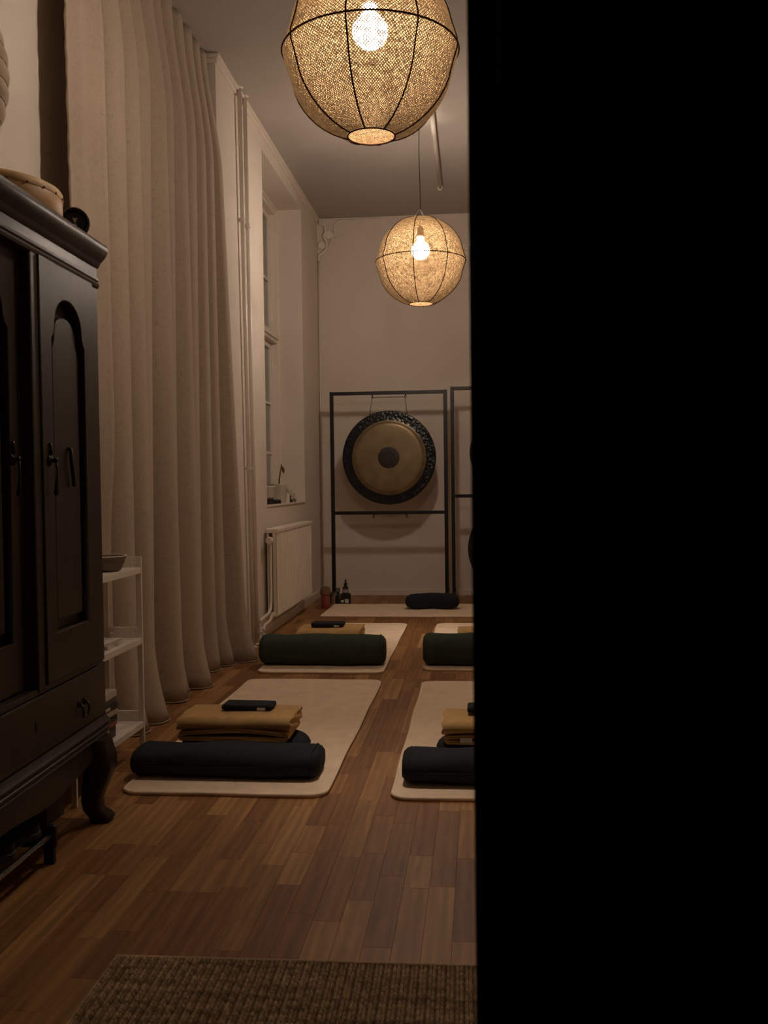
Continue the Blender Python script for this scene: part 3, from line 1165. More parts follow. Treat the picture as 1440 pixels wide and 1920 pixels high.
pl = thing('paper_lantern', 'round ribbed rice paper lantern standing on the wardrobe at the picture edge', 'lantern', (-1.330, 2.253, ZT))
A, B = .186, .256
prof = []
n = 150
for i in range(n + 1):
    ph = -PI / 2 * .86 + PI * .86 * i / n
    rib = (i % 10) / 10
    prof.append((A * math.cos(ph) + .006 * math.sin(PI * rib), B * .985 + B * math.sin(ph)))
lb = MB()
lb.lathe([(prof[0][0], prof[0][1])] + prof, 72)
lo = lb.build('paper_shade', M_PAPER, pl, True)
for v in lo.data.vertices:
    a = math.atan2(v.co.y, v.co.x)
    v.co.z += .006 * math.sin(a * 2 + 1) * math.sin(PI * max(0, min(1, v.co.z / (2 * B))))
for i in range(0, n + 1, 10):
    r0, z0 = prof[i]
    MB().tube([(r0 * 1.004 * math.cos(2 * PI * k / 48), r0 * 1.004 * math.sin(2 * PI * k / 48), z0 + .006 * math.sin(4 * PI * k / 48 + 1) * math.sin(PI * max(0, min(1, z0 / (2 * B))))) for k in range(48)], .0014, 5, closed=True).build('rib', M_CORK, pl, True)
MB().lathe([(.0, 0), (.075, 0), (.075, .012), (.068, .014), (0, .014)], 32).build('foot_ring', M_CORK, pl)

# ------------------------------------------------------------------ white shelf unit behind the wardrobe
SX0, SX1, SY0, SY1 = -1.478, -1.322, 3.015, 3.668
sh = thing('shelf_unit', 'narrow white lacquered shelf unit between wardrobe and curtain', 'shelf', ((SX0 + SX1) / 2, (SY0 + SY1) / 2, 0))
hx, hy = (SX1 - SX0) / 2, (SY1 - SY0) / 2
for sx_ in (-1, 1):
    for sy_ in (-1, 1):
        b = MB()
        cx_, cy_ = sx_ * (hx - .010), sy_ * (hy - .006)
        b.box(cx_ - .010, cx_ + .010, cy_ - .006, cy_ + .006, 0, .776, .0015)
        b.build('post', M_WHITE, sh)
for zt in (.735, .458, .128):
    b = MB()
    b.box(-hx + .002, hx - .001, -hy + .0125, hy - .0125, zt - .024, zt, .0015)
    b.build('shelf_board', M_WHITE, sh)
    for sy_ in (-1, 1):
        yy = sy_ * (hy - .006)
        rail = plate([rrect(-hx + .021, hx - .021, zt + .001, zt + .040, .002)] + [[(sg * (hx - .032) + .0055 * math.cos(-2 * PI * k / 12), zt + .021 + .0055 * math.sin(-2 * PI * k / 12)) for k in range(12)] for sg in (-1, 1)], .010, .0008,
                     Matrix.Translation((0, yy, 0)) @ Matrix.Rotation(PI / 2, 4, 'X'))
        link('end_rail', rail, M_WHITE, sh)
# bowl on the top board
bw = thing('bowl', 'shallow grey bowl on the top board of the white shelf unit', 'bowl', (-1.402, 3.49, .7365))
MB().lathe([(0, 0), (.050, 0), (.060, .004), (.074, .034), (.080, .052), (.0795, .056), (.076, .055), (.068, .036), (.055, .010), (0, .008)], 40).build('bowl_body', M_GREYBOWL, bw, True, 50)
MB().tube([(.0795 * math.cos(2 * PI * k / 48), .0795 * math.sin(2 * PI * k / 48), .0555) for k in range(48)], .0022, 6, closed=True).build('rim', M_WHITE, bw, True)
# paper pads on the middle board
for i, (dx, dy, rz, hh_, lb_) in enumerate(((0, 0, .05, .012, 'white paper pad lying flat on the middle shelf board'), (.004, -.03, -.06, .010, 'smaller white paper pad on top of another on the middle shelf board'))):
    t = thing('paper_pad', lb_, 'pad', (-1.415 + dx, 3.455 + dy, .4595 + .0125 * i), rz, 'paper pads on the shelf')
    b = MB()
    b.box(-.062, .062, -.085 + .015 * i, .085 - .015 * i, 0, hh_ - .001, .0005)
    b.build('sheets', M_CERAMIC, t)
    b = MB()
    b.box(-.063, .063, -.086 + .015 * i, .086 - .015 * i, hh_ - .001, hh_, .0002)
    b.build('cover', M_LABEL, t)
# books piled on the bottom board
bookcols = [(44, 36, 32), (26, 24, 24), (150, 74, 62), (30, 28, 28), (176, 164, 146), (24, 22, 22), (70, 60, 50), (190, 180, 164)]
bookword = ['brown', 'black', 'faded red', 'charcoal', 'cream', 'dark grey', 'umber', 'white']
zz = .1295
for i, c in enumerate(bookcols):
    th_ = (.022, .024, .014, .026, .018, .024, .020, .024)[i]
    posn = 'lowest in' if i == 0 else ('topmost in' if i == len(bookcols) - 1 else ('second in', 'third in', 'fourth in', 'fifth in', 'sixth in', 'seventh in')[i - 1])
    t = thing('book', '%s covered book, %s the pile on the bottom shelf board' % (bookword[i], posn), 'book', (-1.410 + random.uniform(-.004, .004), 3.335 + random.uniform(-.006, .006), zz), random.uniform(-.05, .05), 'books piled on the bottom shelf')
    cm = mat('book_cover', lin(*c), .5, var=.1, scale=30)
    b = MB()
    b.box(-.066, .066, -.095, .095, 0, .002)
    b.box(-.066, .066, -.095, .095, th_ - .0025, th_ - .0005)
    b.box(.064, .066, -.095, .095, .002, th_ - .0025)
    b.build('cover', cm, t)
    b = MB()
    b.box(-.063, .0635, -.092, .092, .002, th_ - .0025)
    b.build('pages', M_LABEL, t)
    if i in (1, 3, 5):
        b = MB()
        b.box(.0661, .0665, -.06, .03, .006, th_ - .008)
        b.build('spine_label', M_LABEL, t)
    zz += th_ + .0003

b = thing('storage_box', 'dark brown storage box on the floor under the end of the wardrobe', 'box', (-1.462, 2.90, 0))
mb = MB()
mb.box(-.12, .12, -.062, .062, 0, .150, .002)
mb.build('box_body', M_BROWNBOX, b)
mb = MB()
mb.box(-.123, .123, -.065, .065, .150, .178, .002)
mb.build('lid', M_BROWNBOX, b)

# ------------------------------------------------------------------ shoe rack and shoes under the wardrobe
sr = thing('shoe_rack', 'low shoe rack with two chrome rails and a black end bracket', 'shoe rack', (-1.225, 2.15, 0))
for dx, z_ in ((.026, .082), (-.016, .094), (-.20, .094)):
    MB().tube([(dx, -.40, z_), (dx, .40, z_)], .0080, 10).build('rail', M_CHROME, sr, True)
for yy in (.412, -.41):
    b = MB()
    b.box(-.225, .042, yy - .010, yy + .010, .045, .110, .008)
    b.box(-.215, -.185, yy - .009, yy + .009, 0, .048, .003)
    b.box(.005, .035, yy - .009, yy + .009, 0, .048, .003)
    b.build('end_bracket', M_BLACKPLASTIC, sr)


def shoe(loc, rz, label):
    t = thing('shoe', label, 'shoe', loc, rz, 'black shoes on the rack')
    L = .27
    secs = []
    for i in range(13):
        u = i / 12
        wdt = .034 + .014 * math.sin(PI * min(1, u * 1.05)) + (.006 if u > .55 else 0) - (.03 * max(0, u - .85) / .15)
        hgt = .075 - .045 * max(0, (u - .30)) / .7 if u > .3 else .075 - .01 * (u < .05)
        secs.append((-L / 2 + L * u, max(.012, wdt), hgt * .92))
    vs_, fs = [], []
    n = 14
    for x_, w_, h_ in secs:
        for k in range(n):
            a = PI * k / (n - 1)
            vs_.append((x_, w_ * math.cos(a) * (1 if k not in (0, n - 1) else 1), .016 + h_ * max(0.0, math.sin(a)) ** .7))
    for i in range(len(secs) - 1):
        for k in range(n - 1):
            fs.append((i * n + k, i * n + k + 1, (i + 1) * n + k + 1, (i + 1) * n + k))
    fs.append(tuple(range(n)))
    fs.append(tuple((len(secs) - 1) * n + k for k in range(n)))
    MB().add(vs_, fs).build('upper', M_NAVY, t, True, 60)
    ol = [(x_, w_ + .004) for x_, w_, h_ in secs] + [(x_, -w_ - .004) for x_, w_, h_ in secs][::-1]
    link('sole', plate([ol[::-1]], .014, .002, Matrix.Translation((0, 0, .009))), M_BLACKPLASTIC, t)
    for k in range(4):
        u = .42 + .06 * k
        x_ = -L / 2 + L * u
        h_ = .016 + .075 - .045 * (u - .30) / .7
        MB().tube([(x_, -.022, h_ - .006), (x_ + .004, 0, h_ + .003), (x_, .022, h_ - .006)], .0022, 6).build('lace', M_BLACKPLASTIC, t)
    return t


shoe((-1.33, 2.460, .1025), math.radians(8), 'black shoe on the chrome rack, nearer the end bracket')
shoe((-1.33, 2.325, .1025), math.radians(4), 'black shoe on the chrome rack, further from the end bracket')

# ------------------------------------------------------------------ heating pipes and radiator
def wall_pipe(yt, yb, xo, label):
    t = thing('heating_pipe', label, 'pipe', (XW + xo, yb, 0), 0, 'white riser pipes')
    MB().tube([(0, 0, .0), (0, (yt - yb) * .45, 1.6), (0, yt - yb, ZC)], .0135, 12).build('riser', M_PIPE, t, True)
    for z_ in (1.16, 2.72):
        yy = (yt - yb) * z_ / ZC
        b_ = MB()
        b_.tube([(0, yy, z_ - .012), (0, yy, z_ + .012)], .0185, 12)
        b_.box(-xo, -.010, yy - .008, yy + .008, z_ - .008, z_ + .008)
        b_.build('clamp', M_PIPE, t)
    MB().lathe([(0.014, .0), (.026, .0), (.026, .006), (.014, .012)], 16).build('floor_collar', M_PIPE, t)
    MB().lathe([(0.014, 0), (.026, 0), (.026, -.006), (.014, -.012)], 16, Matrix.Translation((0, yt - yb, ZC))).build('ceiling_collar', M_PIPE, t)
    return t


wall_pipe(5.975, 6.115, .026, 'white riser pipe on the window wall, the one nearer the curtain')
wall_pipe(6.115, 6.225, .026, 'white riser pipe on the window wall, the one nearer the radiator')

ra = thing('radiator', 'white fluted panel radiator below the window niche', 'radiator', (XW, 7.25, .135))
RY0, RY1, RZ1 = -.68, .68, .61
vs_, fs = [], []
nf = 27
cols = []
for i in range(nf):
    y0 = RY0 + .02 + (RY1 - RY0 - .04) * i / nf
    dyp = (RY1 - RY0 - .04) / nf
    cols += [(y0, .088), (y0 + dyp * .20, .103), (y0 + dyp * .60, .103), (y0 + dyp * .80, .088)]
cols = [(RY0, .090)] + cols + [(RY1, .090)]
for yy, xx in cols:
    vs_ += [(xx, yy, .012), (xx, yy, RZ1 - .03)]
for i in range(len(cols) - 1):
    fs.append((2 * i, 2 * i + 2, 2 * i + 3, 2 * i + 1))
b = MB()
b.add(vs_, fs)
b.box(.062, .087, RY0, RY1, .0, RZ1 - .012, .004)
b.build('front_panel', M_WHITE, ra)
b = MB()
b.box(.020, .034, RY0 + .01, RY1 - .01, .0, RZ1 - .02, .004)
b.build('rear_panel', M_WHITE, ra)
b = MB()
b.box(.016, .106, RY0 - .003, RY1 + .003, RZ1 - .028, RZ1 + .004, .008)
b.build('top_grille', M_WHITE, ra)
b = MB()
for yy in (RY0 + .2, RY1 - .2):
    b.box(0, .022, yy - .02, yy + .02, .05, RZ1 - .08)
b.build('bracket', M_WHITE, ra)
b = MB()
Mk = Matrix.Translation((.055, RY0 - .012, .535)) @ Matrix.Rotation(PI / 2, 4, 'X')
b.lathe([(0, -.012), (.014, -.012), (.014, .018), (.021, .020), (.024, .030), (.024, .066), (.020, .074), (0, .076)], 20, Mk)
b.build('thermostat_knob', M_PIPE, ra, True, 40)
zf = -.135
b = MB()
b.tube([(.055, RY0 - .03, .535), (.055, RY0 - .03, .50), (.055, RY0 - .035, .12), (.055, RY0 - .06, .065), (.055, RY0 - .13, .040), (.055, -1.00, .032)], .010, 10)
b.tube([(.055, -1.00, .032), (.055, -1.045, .028), (.055, -1.055, .018), (.055, -1.06, zf)], .010, 10)
b.lathe([(.010, 0), (.016, 0), (.016, .012), (.010, .012)], 14, Matrix.Translation((.055, -1.06, .022)))
b.lathe([(.010, 0), (.017, 0), (.017, .008), (.010, .008)], 14, Matrix.Translation((.055, -1.06, -.05)))
b.build('supply_pipe', M_PIPE, ra, True, 50)
b = MB()
b.tube([(.060, RY0 + .01, .018), (.060, RY0 - .05, .014), (.060, RY0 - .10, -.012), (.060, -.955, -.020), (.060, -.985, -.030), (.060, -.995, -.05), (.060, -.995, zf)], .010, 10)
b.lathe([(.010, 0), (.017, 0), (.017, .008), (.010, .008)], 14, Matrix.Translation((.060, -.995, -.075)))
b.lathe([(.010, 0), (.017, 0), (.017, .008), (.010, .008)], 14, Matrix.Translation((.060, -.995, -.045)))
b.box(.045, .075, RY0 - .03, RY0 + .002, .002, .034, .005)
b.build('return_pipe', M_PIPE, ra, True, 50)
b = MB()
b.tube([(.055, RY1, .10), (.055, RY1 + .05, .10)], .009, 8)
b.lathe([(0, 0), (.015, 0), (.015, .03), (0, .03)], 14, Matrix.Translation((.055, RY1 + .03, .085)))
b.build('vent_plug', M_PIPE, ra)

# ------------------------------------------------------------------ things on the window sill
ZS = WZ0 + .0145
YS = 0


def pot(loc, r, h, label, m):
    t = thing('plant_pot', label, 'pot', loc)
    MB().lathe([(0, 0), (r * .78, 0), (r * .82, .004), (r, h - .012), (r * 1.03, h - .010), (r * 1.03, h), (r * .95, h), (r * .90, h - .02), (r * .75, .012), (0, .012)], 32).build('pot_body', m, t, True, 45)
    MB().lathe([(0, h - .022), (r * .90, h - .022)], 24).build('soil', M_BROWNBOX, t)
    return t


pot((-1.600, 7.12, ZS), .075, .135, 'white ceramic pot on the sill, nearest the radiator pipe', M_CERAMIC)
pt = pot((-1.560, 7.40, ZS), .070, .150, 'white ceramic pot with a curling brown stem on the sill', M_CERAMIC)
MB().tube([(0, .02, .12), (.002, .035, .19), (.004, .07, .245), (.004, .11, .285), (.003, .125, .305)], [.007, .006, .006, .007, .003], 8).build('stem', M_BROWNTWIG, pt, True)
MB().tube([(.004, .11, .283), (.006, .145, .278), (.006, .17, .258), (.006, .178, .235)], [.006, .009, .012, .005], 10).build('seed_pod', M_CORK, pt, True)
t = thing('candle', 'short white candle standing at the front of the sill', 'candle', (-1.522, 7.525, ZS))
MB().lathe([(0, 0), (.026, 0), (.026, .072), (.024, .075), (.012, .072), (0, .071)], 24).build('wax', M_CERAMIC, t, True, 45)
MB().tube([(0, 0, .070), (.001, 0, .080)], .001, 6).build('wick', M_CORD, t)
# crystal cluster
cl = thing('crystal_cluster', 'pale rock crystal cluster on the sill beside the wall', 'crystal', (-1.575, 7.86, ZS))
rc = random.Random(4)
mb = MB()
mb.box(-.05, .05, -.14, .14, 0, .03, .012)
mb.build('matrix_rock', M_CRYSTAL, cl)
for k in range(22):
    a, yy = rc.uniform(-.6, .6), rc.uniform(-.12, .12)
    tilt = yy * 5 + rc.uniform(-.3, .3)
    h_ = rc.uniform(.06, .13) * (1 - abs(yy) * 2.5)
    r_ = rc.uniform(.011, .020)
    Mx = Matrix.Translation((rc.uniform(-.03, .03), yy, .02)) @ Matrix.Rotation(-tilt * .8, 4, 'X') @ Matrix.Rotation(a * .5, 4, 'Y')
    MB().lathe([(0, 0), (r_, 0), (r_ * .9, h_ * .75), (0, h_)], 6, Mx).build('crystal_point', M_CRYSTAL, cl)
# small dark jars at the front
for i, (yy, r_, h_, lb_) in enumerate(((6.93, .030, .052, 'dark glass jar at the very front of the sill'), (7.06, .028, .038, 'low dark glass jar second on the sill front'), (7.20, .026, .034, 'low dark glass jar third on the sill front'))):
    t = thing('glass_jar', lb_, 'jar', (-1.524, yy, ZS), 0, 'small jars on the sill')
    MB().lathe([(0, 0), (r_ * .9, 0), (r_, .004), (r_, h_ * .7), (r_ * .8, h_ * .8), (0, h_ * .8)], 20).build('jar_body', M_GLASSJAR, t, True, 40)
    MB().lathe([(0, h_ * .80), (r_ * .86, h_ * .80), (r_ * .86, h_), (0, h_)], 20).build('lid', M_CHROME, t)
t = thing('small_bottle', 'slim black bottle on the sill before the crystal cluster', 'bottle', (-1.520, 7.610, ZS))
MB().lathe([(0, 0), (.016, 0), (.017, .003), (.017, .050), (.008, .056), (0, .056)], 18).build('bottle_body', M_AMBER, t, True, 40)
MB().lathe([(0, .056), (.009, .056), (.009, .072), (0, .072)], 14).build('cap', M_BLACKPLASTIC, t)
for i, (yy, s_) in enumerate(((7.68, .016), (7.735, .013), (7.79, .018))):
    t = MB().lathe([(0, 0), (s_ * .7, 0), (s_, s_ * .5), (s_ * .8, s_ * 1.1), (s_ * .3, s_ * 1.5), (0, s_ * 1.55)], 7).build('pebble', (M_GLASSJAR, M_CRYSTAL, M_BROWNTWIG)[i])
    t.location = (-1.515, yy, ZS)
    tag(t, ('dark pebble before the crystal cluster', 'pale pebble between the darker ones on the sill', 'brown pebble nearest the far end of the sill')[i], 'pebble', 'pebbles on the sill')

# ------------------------------------------------------------------ gongs and stands
def bar(mb, a, c, w):
    a, c = Vector(a), Vector(c)
    mb.box(min(a.x, c.x) - w / 2, max(a.x, c.x) + w / 2, min(a.y, c.y) - w / 2, max(a.y, c.y) + w / 2, min(a.z, c.z) - w / 2, max(a.z, c.z) + w / 2, .003)


def gong_stand(loc, W, ztop, zmid, label, hooks):
    t = thing('gong_stand', label, 'stand', loc, 0, 'black gong stands')
    tw = .033
    for x_ in (0, W):
        b_ = MB()
        bar(b_, (x_, 0, .085), (x_, 0, ztop), tw)
        b_.build('post', M_BLACKMETAL, t)
    for z_, nm in ((ztop, 'top_bar'), (zmid, 'middle_bar')):
        b_ = MB()
        bar(b_, (tw, 0, z_), (W - tw, 0, z_), tw * .92)
        b_.build(nm, M_BLACKMETAL, t)
    for x_ in hooks:
        for z_, s in ((ztop, 0), (zmid, 0)):
            b_ = MB()
            b_.tube([(x_, 0, z_ - .012), (x_, 0, z_ - .034)], .006, 8)
            b_.tube([(x_ + .009 * math.cos(2 * PI * k / 12), 0, z_ - .040 + .009 * math.sin(2 * PI * k / 12)) for k in range(12)], .0028, 6, closed=True)
            b_.build('eye_bolt', M_BLACKMETAL, t)
    for x_ in (0, W):
        b_ = MB()
        b_.box(x_ - .016, x_ + .016, -.26, .26, .058, .086, .003)
        f_ = b_.build('foot_bar', M_BLACKMETAL, t)
        for yy in (-.24, .24):
            c_ = MB()
            c_.lathe([(0, -.009), (.022, -.009), (.025, -.006), (.025, .006), (.022, .009), (0, .009)], 18, Matrix.Translation((x_, yy, .025)) @ Matrix.Rotation(PI / 2, 4, 'Y'))
            c_.box(x_ - .013, x_ - .010, yy - .010, yy + .010, .02, .06)
            c_.box(x_ + .010, x_ + .013, yy - .010, yy + .010, .02, .06)
            c_.build('caster', M_BLACKPLASTIC, f_)
    return t


YG = 8.62


def gong(c, r, label, hang, boss=True, dark=False):
    t = thing('gong', label, 'gong', c, 0, 'gongs on the stands')
    Mg = Matrix.Rotation(PI / 2, 4, 'X')       # lathe axis z -> -y (towards the viewer)
    ri = r * .757
    MB().lathe([(r * .985, -.055), (r, -.045), (r, -.006), (r * .992, .001), (r * .975, .004), (r * .94, .002), (r * .88, .004), (ri * 1.02, .004), (ri, .006), (ri, .002), (r * .94, -.002), (r * .975, -.006), (r * .985, -.055)], 96, Mg).build('rim', M_GONGRIM, t, True, 45)
    pr = [(ri * 1.045, .0055), (ri * 1.02, .0068), (ri * .998, .0115), (ri * .975, .0165), (ri * .95, .0200), (ri * .92, .0222), (ri * .87, .0231), (ri * .5, .0233), (0, .0234)]
    MB().lathe(pr, 96, Mg).build('face', M_GONGRIM if dark else M_BRONZE, t, True)
    if boss:
        rb = r * .229
        MB().lathe([(rb, .0235), (rb, .0258), (rb * .97, .0266), (rb * .54, .0272), (rb * .53, .0264), (rb * .47, .0264), (rb * .46, .0274), (0, .0278)], 64, Mg).build('centre_disc', M_BOSS, t, True, 20)
        MB().lathe([(rb * .53, .0265), (rb * .525, .0272), (rb * .475, .0272), (rb * .47, .0265)], 64, Mg).build('centre_ring', M_BLACKPLASTIC, t, True, 20)
        MB().lathe([(rb * .09, .0278), (rb * .08, .0286), (0, .029)], 20, Mg).build('centre_dot', M_BLACKPLASTIC, t)
    # hanging cord
    (hx0, hz0), (hx1, hz1), (gx0, gz0), (gx1, gz1) = hang
    MB().tube([(gx0, .02, gz0), (hx0, 0, hz0), (hx1, 0, hz1), (gx1, .02, gz1)], .0032, 8).build('hanging_cord', M_CORD, t)
    return t


gong_stand((-1.318, YG, 0), 1.020, 1.862, .790, 'black steel gong stand with the bronze gong in it, by the window wall', (.368, .666))
gx, gz = -0.806, 1.283
gong((gx, YG, gz), .421, 'large bronze gong with black rim and dark centre', ((-.145, .54), (.147, .54), (-.175, .365), (.170, .375)))
gong_stand((-.236, YG, 0), 1.02, 1.888, .933, 'second black steel gong stand, mostly hidden behind the black door', (.36, .66))
gong((.214, YG, 1.31), .30, 'black gong showing only its edge in the top of the second stand', ((-.09, .54), (.21, .54), (-.12, .268), (.22, .20)), dark=True)
gong((.286, YG, .46), .395, 'black gong showing only its edge low in the second stand', ((-.16, .44), (.14, .44), (-.18, .345), (.16, .355)), dark=True)

# ------------------------------------------------------------------ mats
def floor_mat(x0, x1, y0, y1, label, r=.055):
    cx_, cy_ = (x0 + x1) / 2, (y0 + y1) / 2
    t = thing('floor_mat', label, 'mat', (cx_, cy_, 0), 0, 'cream wool floor mats')
    hx_, hy_ = (x1 - x0) / 2, (y1 - y0) / 2
    ol = rrect(-hx_, hx_, -hy_, hy_, r, 8)
    # refine the straight edges so that they can waver
    pts = []
    for a, c in zip(ol, ol[1:] + ol[:1]):
        L = math.hypot(c[0] - a[0], c[1] - a[1])
        n_ = max(1, int(L / .06))
        for k in range(n_):
            pts.append((a[0] + (c[0] - a[0]) * k / n_, a[1] + (c[1] - a[1]) * k / n_))
    wob = random.uniform(0, 6)
    lift = []
    P2 = []
    for p in pts:
        a = .0025 * math.sin(p[0] * 13 + wob) + .002 * math.sin(p[1] * 9 + wob)
        P2.append((p[0] + a * (1 if abs(p[0]) > hx_ - .01 else 0), p[1] + a * (1 if abs(p[1]) > hy_ - .01 else 0)))
        lift.append(.003 * max(0, math.sin(p[0] * 5 + p[1] * 3 + wob)))
    n_ = len(P2)
    vs_, fs = [], []
    rings = ((1.0, 0.0), (1.0, .004), (.994, .011), (.985, .0125), (.93, .012), (.6, .012), (.25, .012))
    for s, z in rings:
        for p, l in zip(P2, lift):
            vs_.append((p[0] * s if s > .98 else p[0] - math.copysign(min(abs(p[0]), hx_ * (1 - s)), p[0]), p[1] * s if s > .98 else p[1] - math.copysign(min(abs(p[1]), hx_ * (1 - s)), p[1]), z + (l * .6 if s > .9 and z > 0.001 else 0)))
    for a in range(len(rings) - 1):
        for k in range(n_):
            k2 = (k + 1) % n_
            fs.append((a * n_ + k, a * n_ + k2, (a + 1) * n_ + k2, (a + 1) * n_ + k))
    fs.append(tuple((len(rings) - 1) * n_ + k for k in range(n_)))
    fs.append(tuple(range(n_))[::-1])
    MB().add(vs_, fs).build('pad', M_MAT, t, True, 60)
    e = MB()
    e.tube([(p[0] * .997, p[1] * .999, .0085 + l * .5) for p, l in zip(P2, lift)], .0062, 8, closed=True)
    e.build('binding', M_MATEDGE, t, True)
    return t


floor_mat(-1.232, -.526, 3.160, 5.050, 'cream floor mat in the front row by the curtain, under navy bolster')
floor_mat(-.302, .404, 3.155, 5.030, 'cream floor mat in the front row against the black door, under navy bolster')
floor_mat(-1.246, -.545, 5.255, 7.110, 'cream floor mat in the back row by the radiator, under green bolster')
floor_mat(-.322, .380, 5.350, 7.110, 'cream floor mat in the back row against the black door, under green bolster')
floor_mat(-1.262, .62, 7.505, 8.240, 'cream floor mat laid crosswise before the gong stands', .012)
ZM = .0125

# ------------------------------------------------------------------ bolsters
def bolster(x0, x1, yc, ry, rz_, m, label, p=2.0, endr=.045, group=''):
    L = x1 - x0
    t = thing('bolster', label, 'bolster', ((x0 + x1) / 2, yc, ZM), 0, group)
    n, prof = 48, []
    N = 60
    for i in range(N + 1):
        u = -1 + 2 * i / N
        x_ = u * L / 2
        d_ = L / 2 - abs(x_)
        s = 1.0
        if d_ < endr:
            q = 1 - d_ / endr
            s = .74 + .26 * math.sqrt(max(0, 1 - q ** 2.2))
        prof.append((x_, s))
    vs_, fs = [], []
    for x_, s in prof:
        for k in range(n):
            a = 2 * PI * k / n
            ca, sa = math.cos(a), math.sin(a)
            yy = ry * math.copysign(abs(ca) ** (2 / p), ca)
            zz_ = rz_ * math.copysign(abs(sa) ** (2 / p), sa)
            sag = .004 * math.sin(x_ * 11 + a) + .003 * math.sin(x_ * 23 + 2 * a)
            zq = rz_ + zz_ * s + sag * .6
            # rests with a flattened underside
            zq = max(zq, .0 + .004 * (1 - s)) if zq > rz_ * .12 else rz_ * .10 * max(0, (zq / (rz_ * .12))) if zq > 0 else 0
            vs_.append((x_, yy * s + sag * .4, zq))
    for i in range(N):
        for k in range(n):
            k2 = (k + 1) % n
            fs.append((i * n + k, i * n + k2, (i + 1) * n + k2, (i + 1) * n + k))
    fs.append(tuple(range(n)))
    fs.append(tuple(N * n + k for k in range(n))[::-1])
    MB().add(vs_, fs).build('cover', m, t, True, 70)
    for sg in (-1, 1):
        xe = sg * (L / 2 - endr * .62)
        q = 1 - .62
        s = .74 + .26 * math.sqrt(max(0, 1 - q ** 2.2)) - .002
        pts = []
        for k in range(40):
            a = 2 * PI * k / 40
            ca, sa = math.cos(a), math.sin(a)
            pts.append((xe, ry * s * math.copysign(abs(ca) ** (2 / p), ca), max(.004, rz_ + rz_ * s * math.copysign(abs(sa) ** (2 / p), sa))))
        MB().tube(pts, .0022, 6, closed=True).build('end_seam', m, t, True)
    MB().tube([(-L / 2 + endr + (L - 2 * endr) * k / 16, -ry * .992 - .001, rz_ * .98) for k in range(17)], .0018, 6).build('zip_seam', m, t)
    return t


bolster(-1.252, -.572, 3.392, .105, .049, M_NAVY, 'navy bolster lying on the front mat by the curtain', 2.8, .040, 'navy bolsters in the front row')
bolster(-.275, .405, 3.355, .105, .052, M_NAVY, 'navy bolster cut off by the black door edge', 2.6, .040, 'navy bolsters in the front row')
bolster(-1.270, -.548, 5.490, .104, .086, M_GREEN, 'dark green bolster lying on the back mat by the radiator', 2.2, .042, 'green bolsters in the back row')
bolster(-.328, .394, 5.500, .104, .090, M_GREEN, 'dark green bolster cut off by the black door edge', 2.2, .042, 'green bolsters in the back row')

# ------------------------------------------------------------------ crescent cushions
def crescent(cx_, cy_, W, D, h, label, group):
    t = thing('crescent_cushion', label, 'cushion', (cx_, cy_, ZM), 0, group)
    ol = []
    n = 72
    for k in range(n):
        a = 2 * PI * k / n
        ca, sa = math.cos(a), math.sin(a)
        x_ = W / 2 * math.copysign(abs(ca) ** .85, ca)
        y_ = D / 2 * math.copysign(abs(sa) ** .8, sa)
        if sa < 0:
            y_ += D * .26 * math.exp(-((x_ / (W * .22)) ** 2)) * abs(sa)
        ol.append((x_, y_ - .04 * (x_ / (W / 2)) ** 2))
    v, f = puff(ol, h, inset=.34, nlev=9)
    MB().add(v, f).build('cover', M_NAVY, t, True)
    MB().tube([(p[0] * 1.003, p[1] * 1.003, h * .5) for p in ol], .0025, 6, closed=True).build('seam', M_NAVY, t, True)
    return t


crescent(-.398, 7.985, .447, .26, .125, 'navy crescent cushion alone on the crosswise mat', 'navy crescent cushions')
crescent(-.915, 3.700,   .500, .28, .072, 'navy crescent cushion under the blanket on the mat by the curtain', 'navy crescent cushions')
crescent(.080, 3.700, .500, .28, .072, 'navy crescent cushion under the blanket beside the black door', 'navy crescent cushions')

# ------------------------------------------------------------------ folded blankets
def fold_profile(y0, y1, z0, t, nest, back=None):
    """Nested U-folds: for each sheet lower run, round turn at y0, upper run."""
    outs = []
    for k in range(nest):
        r = t * (k + .5)
        zc = z0 + t * nest
        yb = y1 - .004 * k
        pts = []
        for i in range(9):
            pts.append((yb + (y0 + r - yb) * i / 8, zc - r))
        for i in range(1, 12):
            a = -PI / 2 - PI * i / 12
            pts.append((y0 + r + t * (nest - .5 - k) + r * math.cos(a) - t * (nest - .5 - k) * 0, zc + r * math.sin(a)))
        for i in range(9):
            pts.append((y0 + r + (yb - y0 - r) * i / 8, zc + r))
        outs.append(pts)
    return outs


